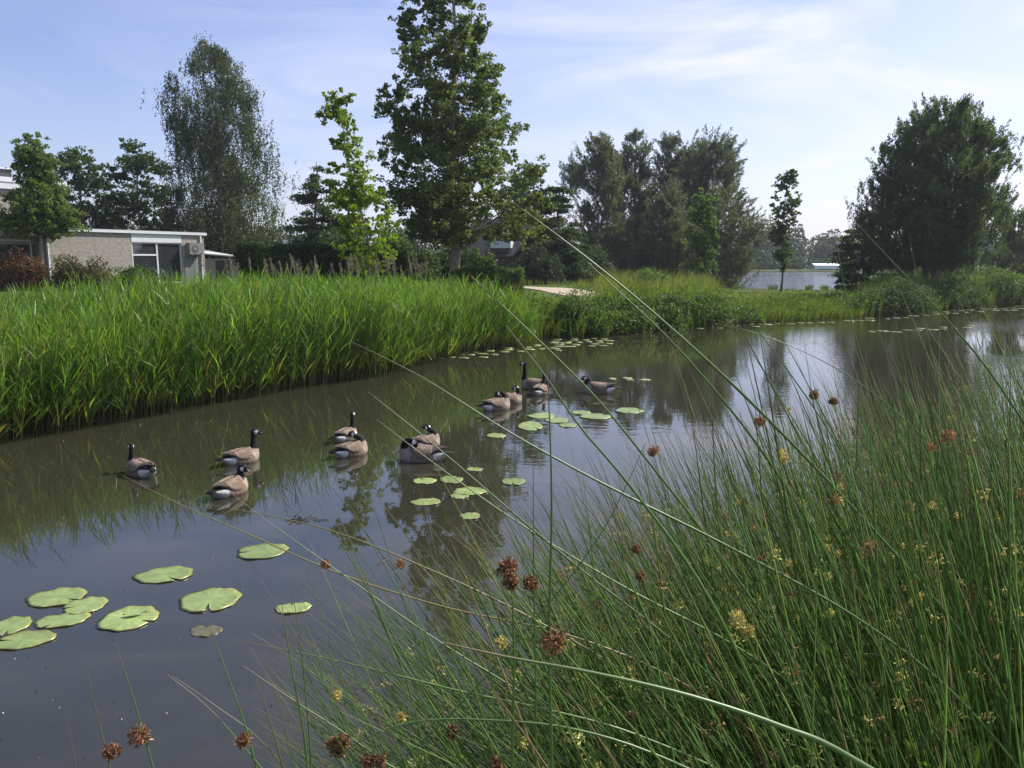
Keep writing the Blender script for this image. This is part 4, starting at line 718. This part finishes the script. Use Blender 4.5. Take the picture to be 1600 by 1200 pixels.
goose(775, 640, 38, 'preen', 190, 'goose preening in the middle of the water with tail raised left', 8, 40, 1.05)
goose(795, 630, 35, 'low', 120, 'goose just behind the central preening goose, head turned back', 9, 10, 1.0)
goose(836, 608, 150, 'tall', -2, 'tallest goose with stretched black neck looking left', 10, 12, 1.12)
goose(843, 616, 66, 'mid', 25, 'light brown goose swimming away just in front of the tallest goose', 11, 0, 1.0)
goose(935, 614, 170, 'low', 0, 'lone goose farthest right swimming left with lowered head', 12, 15, 1.12)

# ------------------------------------------------------------------ rushes on the near bank
rng = np.random.default_rng(900)
GREEN = (.096, .162, .036)
def head_geo(c, r, rng, col, n=None, sq=1.0):
    n = n or int(150+7000*r); d = nrm(rng.normal(size=(n, 3)))*rng.uniform(.25, 1, (n, 1))**.6; lobes = nrm(rng.normal(size=(5, 3)))*.32; d = d*.78+lobes[rng.integers(0, 5, n)]
    ax = nrm(d)*.7; pos = c+d*np.array([1, 1, sq])*r; return leaves(pos, .0058, .0026, rng, vary(col, n, rng, .35, .12), axis=ax)
BRN = (.23, .125, .07); PAL = (.58, .50, .17); TAN = (.34, .20, .10)
def hero(pts, Y, rad, label, heads=(), seed=0, col=GREEN, group='prominent rush stems', tipc=(.20, .13, .07), Y2=None):
    """pts: picture points from the tip to the root side; the stem continues to the ground"""
    r_ = np.random.default_rng(seed); pts = np.array(pts, float); k = len(pts); Ys = np.linspace(Y, Y2 or Y, k); C = np.array([P(x, y, yy) for (x, y), yy in zip(pts, Ys)])
    d = nrm(C[-1]-C[-2]); last = C[-1]; ext = []
    for _ in range(60):
        gz = Hz(last[0], last[1])
        if last[2] < gz: break
        d = nrm(d+np.array([0, .004, -.09])); last = last+d*.06; ext.append(last.copy())
    if ext: C = np.vstack([C, np.array(ext)[2::3]]) if len(ext) > 3 else np.vstack([C, ext])
    n = len(C); u = np.linspace(0, n-1, (n-1)*5+1); Cs = []
    for q in u:
        i = min(int(q), n-2); t = q-i; a, b, c, e = C[max(i-1, 0)], C[i], C[i+1], C[min(i+2, n-1)]; Cs.append(.5*((2*b)+(-a+c)*t+(2*a-5*b+4*c-e)*t*t+(-a+3*b-3*c+e)*t**3))
    Cs = np.array(Cs); L_ = np.concatenate([[0], np.cumsum(np.linalg.norm(np.diff(Cs, axis=0), axis=1))]); f = np.clip(L_/.45, 0, 1); Rd = rad*.78*(.12+.88*f**.7)
    cl = np.array(col)[None]*np.ones((len(Cs), 1))*np.exp(r_.normal(0, .12)); cl = cl+(np.array(tipc)-cl)*(np.clip(1-L_/.10, 0, 1)[:, None])
    v, q, c_ = tubes(Cs[None], Rd[None], 7, cl[None]); o = mesh('rush_stem', v, q, M['rush'], None, c_, True); tag(o, label, 'rush stem', group)
    for (hx, hy, hr, hc) in heads:
        pr = Cs-CAM; pxs = 800+F*pr[:, 0]/(pr[:, 1]*cp-pr[:, 2]*sp_); pys = 600-F*(pr[:, 1]*sp_+pr[:, 2]*cp)/(pr[:, 1]*cp-pr[:, 2]*sp_)
        b = int(np.argmin((pxs-hx)**2+(pys-hy)**2)); dpt = pr[b, 1]*cp-pr[b, 2]*sp_; rr = hr/F*dpt; cen = Cs[b]+np.array([(hx-pxs[b])/F*dpt, -.004, -(hy-pys[b])/F*dpt])
        v, q, c_ = head_geo(cen, rr, r_, hc); h_ = mesh('flower_head', v, q, M['head'], o, c_)
    return o
HL = [
 ([(800, 315), (920, 405), (1040, 505), (1170, 625), (1330, 790), (1480, 960)], 1.15, .0030, 'long pale rush stem rising highest against the trees from lower right', ()),
 ([(878, 372), (950, 440), (1060, 545), (1180, 690), (1290, 860), (1390, 1040)], 1.15, .0026, 'long rush stem just below and parallel to the highest one', ()),
 ([(735, 430), (830, 520), (930, 620), (1020, 730), (1120, 860), (1230, 1020)], 1.1, .0026, 'rush stem crossing in front of the small bank lily leaves', ()),
 ([(790, 508), (850, 585), (905, 665), (985, 760), (1090, 905), (1170, 1060)], .62, .0026, 'thick soft green stem close to the lens crossing the tallest goose', ()),
 ([(545, 532), (660, 590), (800, 678), (950, 760), (1130, 850), (1330, 960)], 1.0, .0024, 'long leaning rush stem with brown tip over the middle of the water', ()),
 ([(575, 612), (690, 705), (800, 800), (920, 900), (1060, 1010)], 1.05, .0024, 'leaning rush stem passing right of the dark preening goose', ()),
 ([(588, 655), (700, 740), (830, 830), (980, 920), (1150, 1010)], 1.1, .0022, 'pale leaning rush stem crossing the mid water lily leaves', ()),
 ([(190, 742), (275, 785), (400, 840), (540, 900), (700, 950), (880, 990)], 1.15, .0018, 'yellowish rush stem reaching farthest left below the left goose', ((510, 880, 8, TAN),), (.20, .16, .045)),
 ([(278, 782), (380, 798), (520, 830), (660, 885), (800, 950), (960, 1040)], 1.15, .0018, 'thin yellow-tipped rush stem under the goose nearest the camera', ((625, 880, 9, TAN),), (.14, .13, .04)),
 ([(360, 770), (440, 830), (560, 915), (690, 1005), (840, 1100)], 1.1, .0017, 'thin leaning rush stem below the nearest goose', ()),
 ([(1335, 345), (1400, 415), (1480, 500), (1560, 600), (1660, 760)], 1.3, .0026, 'rush stem leaning across the big round tree', ()),
 ([(1420, 366), (1434, 440), (1455, 550), (1490, 700), (1530, 900)], 1.5, .0020, 'upright rush stem in front of the big round tree', ()),
 ([(1305, 365), (1330, 500), (1372, 640), (1430, 820), (1490, 1000)], 1.4, .0021, 'nearly upright rush stem left of the big round tree', ()),
 ([(1445, 437), (1480, 530), (1530, 640), (1590, 800)], 1.5, .0018, 'short rush tip right of the big round tree trunk', ()),
 ([(1113, 480), (1112, 600), (1118, 760), (1130, 900), (1140, 1060)], 1.25, .0022, 'straight vertical rush stem crossing the bright water', ()),
 ([(1090, 405), (1150, 500), (1215, 620), (1290, 760), (1370, 930)], 1.3, .0022, 'rush stem rising left of the slender lone tree', ()),
 ([(1100, 400), (1180, 510), (1260, 620), (1350, 760), (1440, 900)], 1.4, .0020, 'second rush stem rising left of the slender lone tree', ()),
 ([(1120, 505), (1210, 530), (1330, 590), (1450, 690), (1560, 820)], 1.5, .0018, 'curved thin stem arching over the bright water to the right', ()),
 ([(795, 862), (801, 950), (803, 1060), (800, 1200)], .72, .0034, 'thick vertical rush stem carrying the tall brown flower head', ((793, 884, 17, BRN), (797, 905, 15, BRN))),
 ([(1010, 690), (950, 815), (888, 905), (800, 1010), (700, 1120), (600, 1215)], .95, .0020, 'rush stem slanting the other way, down to the lower left', ()),
 ([(833, 700), (834, 905), (836, 1000), (838, 1200)], .85, .0020, 'thin vertical stem with a small reddish flower head', ((830, 908, 15, BRN),)),
 ([(855, 560), (862, 780), (858, 985), (860, 1100), (862, 1210)], .70, .0026, 'vertical rush stem carrying the largest brown flower head', ((863, 995, 25, BRN),)),
 ([(690, 1003), (790, 1026), (930, 1052), (1080, 1088), (1220, 1135), (1340, 1190)], .50, .0036, 'thickest pale green stem lying across the lower picture', ()),
 ([(105, 1122), (113, 1165), (120, 1215)], .85, .0022, 'short reddish dead stem tip at the lower left', (), (.17, .10, .06)),
 ([(137, 1048), (150, 1110), (175, 1210)], .8, .0020, 'rush stem at the lower left with a brown flower head near the edge', ((178, 1172, 15, BRN),)),
 ([(180, 1002), (205, 1080), (225, 1150), (243, 1215)], .75, .0024, 'rush stem with a reddish flower head beneath the torn lily leaf', ((223, 1145, 19, BRN),)),
 ([(323, 968), (350, 1040), (385, 1140), (402, 1210)], .85, .0024, 'rush stem with brown head below the sunken lily leaf', ((381, 1153, 14, BRN),)),
 ([(262, 1054), (330, 1110), (400, 1190), (430, 1230)], .85, .0020, 'leaning rush stem with pale double tip at the lower left', ()),
 ([(270, 1056), (340, 1105), (400, 1150), (460, 1220)], .9, .0017, 'twin of the pale-tipped leaning stem at the lower left', ()),
 ([(400, 1062), (420, 1120), (445, 1215)], .8, .0026, 'brown-tipped short stem between the lower left flower heads', (), (.10, .11, .03)),
 ([(426, 1062), (440, 1120), (462, 1215)], .9, .0016, 'very thin pale stem beside the brown-tipped one', ()),
 ([(438, 928), (455, 1040), (472, 1130), (482, 1215)], .85, .0026, 'left one of two upright stems in front of the small curled leaf', ()),
 ([(455, 910), (468, 1000), (480, 1110), (487, 1215)], .9, .0021, 'right one of two upright stems in front of the small curled leaf', ()),
 ([(358, 998), (470, 1020), (580, 1045), (720, 1080), (860, 1110), (1000, 1150)], .95, .0020, 'low stem with purple tip running right across the bottom', ()),
 ([(380, 1040), (460, 1095), (530, 1140), (600, 1190), (640, 1220)], .85, .0020, 'stem carrying a cluster of three brown heads at the bottom', ((537, 1157, 14, BRN), (522, 1160, 12, BRN), (532, 1175, 14, BRN))),
 ([(394, 990), (500, 1060), (570, 1120), (620, 1215)], .9, .0018, 'thin arching stem above the cluster of three heads', ((527, 1083, 9, PAL),)),
 ([(515, 775), (545, 840), (590, 950), (640, 1080), (670, 1210)], 1.0, .0020, 'short-tipped stem rising below the pale brown geese', ((628, 1118, 9, PAL),)),
 ([(525, 815), (570, 910), (620, 1020), (700, 1140), (730, 1215)], 1.0, .0020, 'dark upright stem with brown head near the bottom edge', ((707, 1140, 12, BRN),)),
 ([(640, 845), (700, 960), (745, 1090), (780, 1215)], .9, .0018, 'stem ending in a brown head at the very bottom of the picture', ((776, 1188, 13, BRN), (785, 1000, 11, PAL))),
 ([(470, 1230), (560, 1160), (650, 1128), (760, 1125), (900, 1140), (1050, 1190)][::1], .8, .0022, 'arching stem bending over along the bottom centre', ()),
 ([(505, 1000), (560, 1100), (590, 1170), (610, 1220)], .85, .0019, 'stem with a pair of brown heads cut by the bottom edge', ((592, 1188, 13, BRN), (575, 1186, 12, BRN))),
 ([(1150, 500), (1185, 640), (1230, 800), (1290, 960)], 1.3, .0018, 'thin stem with a pale flower head over the bright water', ((1186, 657, 10, TAN), (1223, 712, 11, PAL))),
 ([(1255, 520), (1268, 610), (1290, 720), (1320, 860)], 1.4, .0017, 'thin stem with a small reddish head in the bright water', ((1271, 616, 9, BRN), (1300, 627, 7, BRN))),
 ([(985, 600), (1016, 695), (1050, 800), (1100, 930)], 1.3, .0016, 'thin stem with a tan head left of the bright water', ((1020, 703, 9, TAN),)),
 ([(960, 780), (990, 850), (1040, 960), (1080, 1060)], 1.15, .0017, 'thin stem with small dark heads in the middle of the fan', ((993, 855, 9, BRN), (1002, 900, 9, BRN))),
 ([(1330, 780), (1355, 850), (1390, 960), (1430, 1080)], 1.2, .0017, 'stem with an orange-brown head in the dense part', ((1358, 852, 15, TAN),)),
 ([(1465, 600), (1478, 680), (1500, 800), (1540, 960)], 1.5, .0017, 'stem with an orange-brown head high in the right mass', ((1480, 682, 13, TAN),)),
 ([(1110, 880), (1150, 960), (1200, 1060), (1250, 1180)], .95, .0019, 'stem with a large yellowish head low in the dense part', ((1152, 968, 16, PAL), (1170, 985, 12, PAL)))]
for k, hl in enumerate(HL):
    pts, Y, rad, lb, hd = hl[:5]; hero(pts, Y, rad, lb, hd, 900+k, *(hl[5:6] or ()))
# the mass of stems: roots on the near bank, fanning left where they hang over the water
def stems(n, pxr, Yr, tilt, ts, Lr, seed, tilt_y=0.0, wr=(.0011, .0019)):
    r_ = np.random.default_rng(seed); px = r_.uniform(*pxr, n); Y = r_.uniform(0, 1, n)**.8*(Yr[1]-Yr[0])+Yr[0]; X = (px-800)/F*Y*1.12; b = np.stack([X, Y], 1); z = height(b)
    ok = z > -.03; px, Y, b, z = px[ok], Y[ok], b[ok], z[ok]; k = len(px); f = (px-pxr[0])/(pxr[1]-pxr[0]); tl = tilt[0]+(tilt[1]-tilt[0])*f+r_.normal(0, ts, k); ty = r_.normal(tilt_y, 9, k)
    L_ = r_.uniform(*Lr, k); tl, ty = np.radians(tl), np.radians(ty); d = nrm(np.stack([-np.sin(tl)*np.cos(ty), np.sin(ty), np.cos(tl)*np.cos(ty)], 1))
    p0 = np.column_stack([b, z-.04]); up = nrm(d+np.array([0, 0, .28])); p1 = p0+up*L_[:, None]*.5; p2 = p1+nrm(d+np.array([-.02, 0, -.06]))*L_[:, None]*.5; return p0, p1, p2, r_.uniform(*wr, k)
sets = [stems(8200, (1080, 2300), (.9, 5.4), (26, 2), 9, (1.05, 1.72), 1, 0, (.0015, .0026)), stems(1900, (950, 1700), (.9, 4.2), (40, 22), 12, (.95, 1.5), 2, 0, (.0012, .0022)), stems(1300, (850, 1750), (.75, 2.2), (54, 36), 12, (1.0, 1.65), 3, 0, (.0009, .0017)), stems(560, (600, 1350), (.85, 2.1), (44, 30), 13, (.95, 1.5), 5, 0, (.0009, .0017)), stems(120, (600, 1050), (.8, 1.7), (45, 30), 16, (.6, 1.1), 4)]
p0, p1, p2, wv = [np.concatenate(a) for a in zip(*sets)]
def proj(p):
    pr = p-CAM; dz = pr[:, 1]*cp-pr[:, 2]*sp_; dz = np.maximum(dz, .01); return 800+F*pr[:, 0]/dz, 600-F*(pr[:, 1]*sp_+pr[:, 2]*cp)/dz, dz
bk_ = rng.uniform(size=len(p0)) < .05; p2[bk_] = p1[bk_]+np.column_stack([rng.normal(-.12, .16, bk_.sum()), rng.normal(0, .1, bk_.sum()), rng.uniform(-.3, .02, bk_.sum())])
tx, ty, tz_ = proj(p2); mx_, my_, mz_ = proj((p0+2*p1+p2)/4)
# keep the open water on the left free and stop stems right in front of the lens
free = np.zeros(len(p0), bool); free[-(len(sets[-1][0])+len(sets[-2][0])):] = True
keep = (np.minimum(tz_, mz_) > .5) & (tx > 380) & ((free & (ty > 570+np.clip((900-tx)*.3, 0, 200))) | ((tx > 1020) & (ty > 425) & (rng.uniform(size=len(tx)) < .22)) | (ty > 490+np.clip((1380-tx)*.42, -20, 400)+rng.exponential(35, len(tx))*(rng.uniform(size=len(tx)) < .7)))
p0, p1, p2, wv = p0[keep], p1[keep], p2[keep], wv[keep]; tx, ty, tz_ = tx[keep], ty[keep], tz_[keep]; mx_, my_, mz_ = mx_[keep], my_[keep], mz_[keep]
vis = ((tx < 1600) & (tx > 0) & (ty < 1200) & (ty > 0)) & (mx_ < 1580) & (my_ < 1190); big = np.where(vis, wv/mz_, 0); order = np.argsort(-big); ind = order[:250]; rest = order[250:]
n = len(p0); cl = vary(GREEN, n, rng, .28, .14); dead = rng.uniform(size=n) < .06; cl[dead] = (.24, .18, .09); tt = np.array([0, .17, .34, .5, .65, .79, .91, 1]); prof = np.array([1, 1, 1, .97, .90, .78, .55, .12])
def stem_geo(ix, sides):
    C = bez(p0[ix], p1[ix], p2[ix], tt); c = cl[ix][:, None]*np.linspace(.85, 1.05, 8)[None, :, None]; c[:, -1] = (.14, .095, .05); return tubes(C, wv[ix][:, None]*prof[None], sides, c)
hpos = lambda i, f: (1-f)**2*p0[i]+2*(1-f)*f*p1[i]+f*f*p2[i]
for k, i_ in enumerate(ind):
    v, q, c_ = stem_geo(np.array([i_]), 5); left = mx_[i_] < 1150
    o = mesh('rush_stem', v, q, M['rush'], None, c_, True); hd_ = rng.uniform() < .42
    a_ = math.degrees(math.atan2(mx_[i_]-tx[i_], my_[i_]-ty[i_])); st = 'dry straw-coloured' if dead[i_] else ('dark green' if cl[i_, 1] < .10 else 'light green')
    ps = 'strongly left-leaning' if a_ > 42 else ('left-leaning' if a_ > 18 else ('upright' if a_ > -8 else 'right-leaning')); hb = i_ % 4
    band = int(np.digitize(tx[i_], [700, 860, 1000, 1120, 1240, 1360, 1480])); row = int(np.digitize(ty[i_], [650, 780, 920, 1050])); ps2 = 'thick' if wv[i_] > .0019 else 'thin'
    land = ('under the nearest geese', 'beside the tall brown heads', 'below the tall goose', 'below the lone goose', 'below the slender tree', 'left below the round tree', 'below the round tree', 'near the right edge')[band]
    hi = ('highest', 'high', 'midway', 'low', 'lowest')[row]
    lb = f"{ps2} {ps} {st} stem{' with flower head' if hd_ else ''}, tip {hi} {land}"
    tag(o, lb, 'rush stem', 'rush stems of the near bank')
    if hd_:
        c = hpos(i_, rng.uniform(.70, .9)); v, q, c_ = head_geo(c+np.array([.003, -.006, 0]), rng.uniform(.007, .012), rng, (PAL, PAL, TAN, BRN)[rng.integers(0, 4)], 60); mesh('flower_head', v, q, M['head'], o, c_)
v, q, c_ = stem_geo(rest, 3); tag(mesh('rushes', v, q, M['rush'], None, c_, True), 'dense stand of dark green rushes filling the lower right', 'rushes', kind='stuff')
mb = MB(); hs = rng.choice(rest, 3600, replace=False)
for i_ in hs:
    c = hpos(i_, rng.uniform(.55, .9)); v, q, c_ = head_geo(c, rng.uniform(.007, .016), rng, (PAL, PAL, PAL, TAN, (.22, .13, .07))[rng.integers(0, 5)], 22); mb.add(v, q, col=c_)
tag(mb.build('rush_flowers', M['head']), 'small yellowish flower clusters scattered through the rushes', 'flowers', kind='stuff')
# undergrowth between the rushes
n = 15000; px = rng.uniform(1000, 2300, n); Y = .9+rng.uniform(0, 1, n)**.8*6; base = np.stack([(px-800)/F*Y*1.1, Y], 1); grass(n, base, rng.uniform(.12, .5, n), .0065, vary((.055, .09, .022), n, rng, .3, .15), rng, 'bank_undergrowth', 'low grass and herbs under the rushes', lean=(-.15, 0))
n = 5000; px = rng.uniform(1150, 2100, n); Y = 1.0+rng.uniform(0, 1, n)*4; b = np.stack([(px-800)/F*Y*1.1, Y], 1); z = height(b); ok = z > .1; pos = np.column_stack([b, z+rng.uniform(.05, .75, n)])[ok]
v, q, c_ = leaves(pos, .030, .011, rng, vary((.11, .17, .03), len(pos), rng, .3, .15), axis=np.array([0, 0, .6])); tag(mesh('bank_herbs', v, q, M['grass'], None, c_), 'small light leaves of herbs between the rushes', 'herbs', kind='stuff')

# summer haze over the water meadows
hz = MB(); hz.box(-420, 420, -130, 330, -1.6, 24); o = hz.build('haze', None, local=True); tag(o, 'thin summer haze softening the far trees', 'haze', kind='stuff')
m, t, oo = mat_base('thin_haze'); pv = N(t, 'ShaderNodeVolumePrincipled'); pv.inputs['Density'].default_value = .00038; pv.inputs['Color'].default_value = (.82, .88, 1, 1); pv.inputs['Anisotropy'].default_value = .3
t.links.new(pv.outputs[0], oo.inputs['Volume']); o.data.materials.append(m)
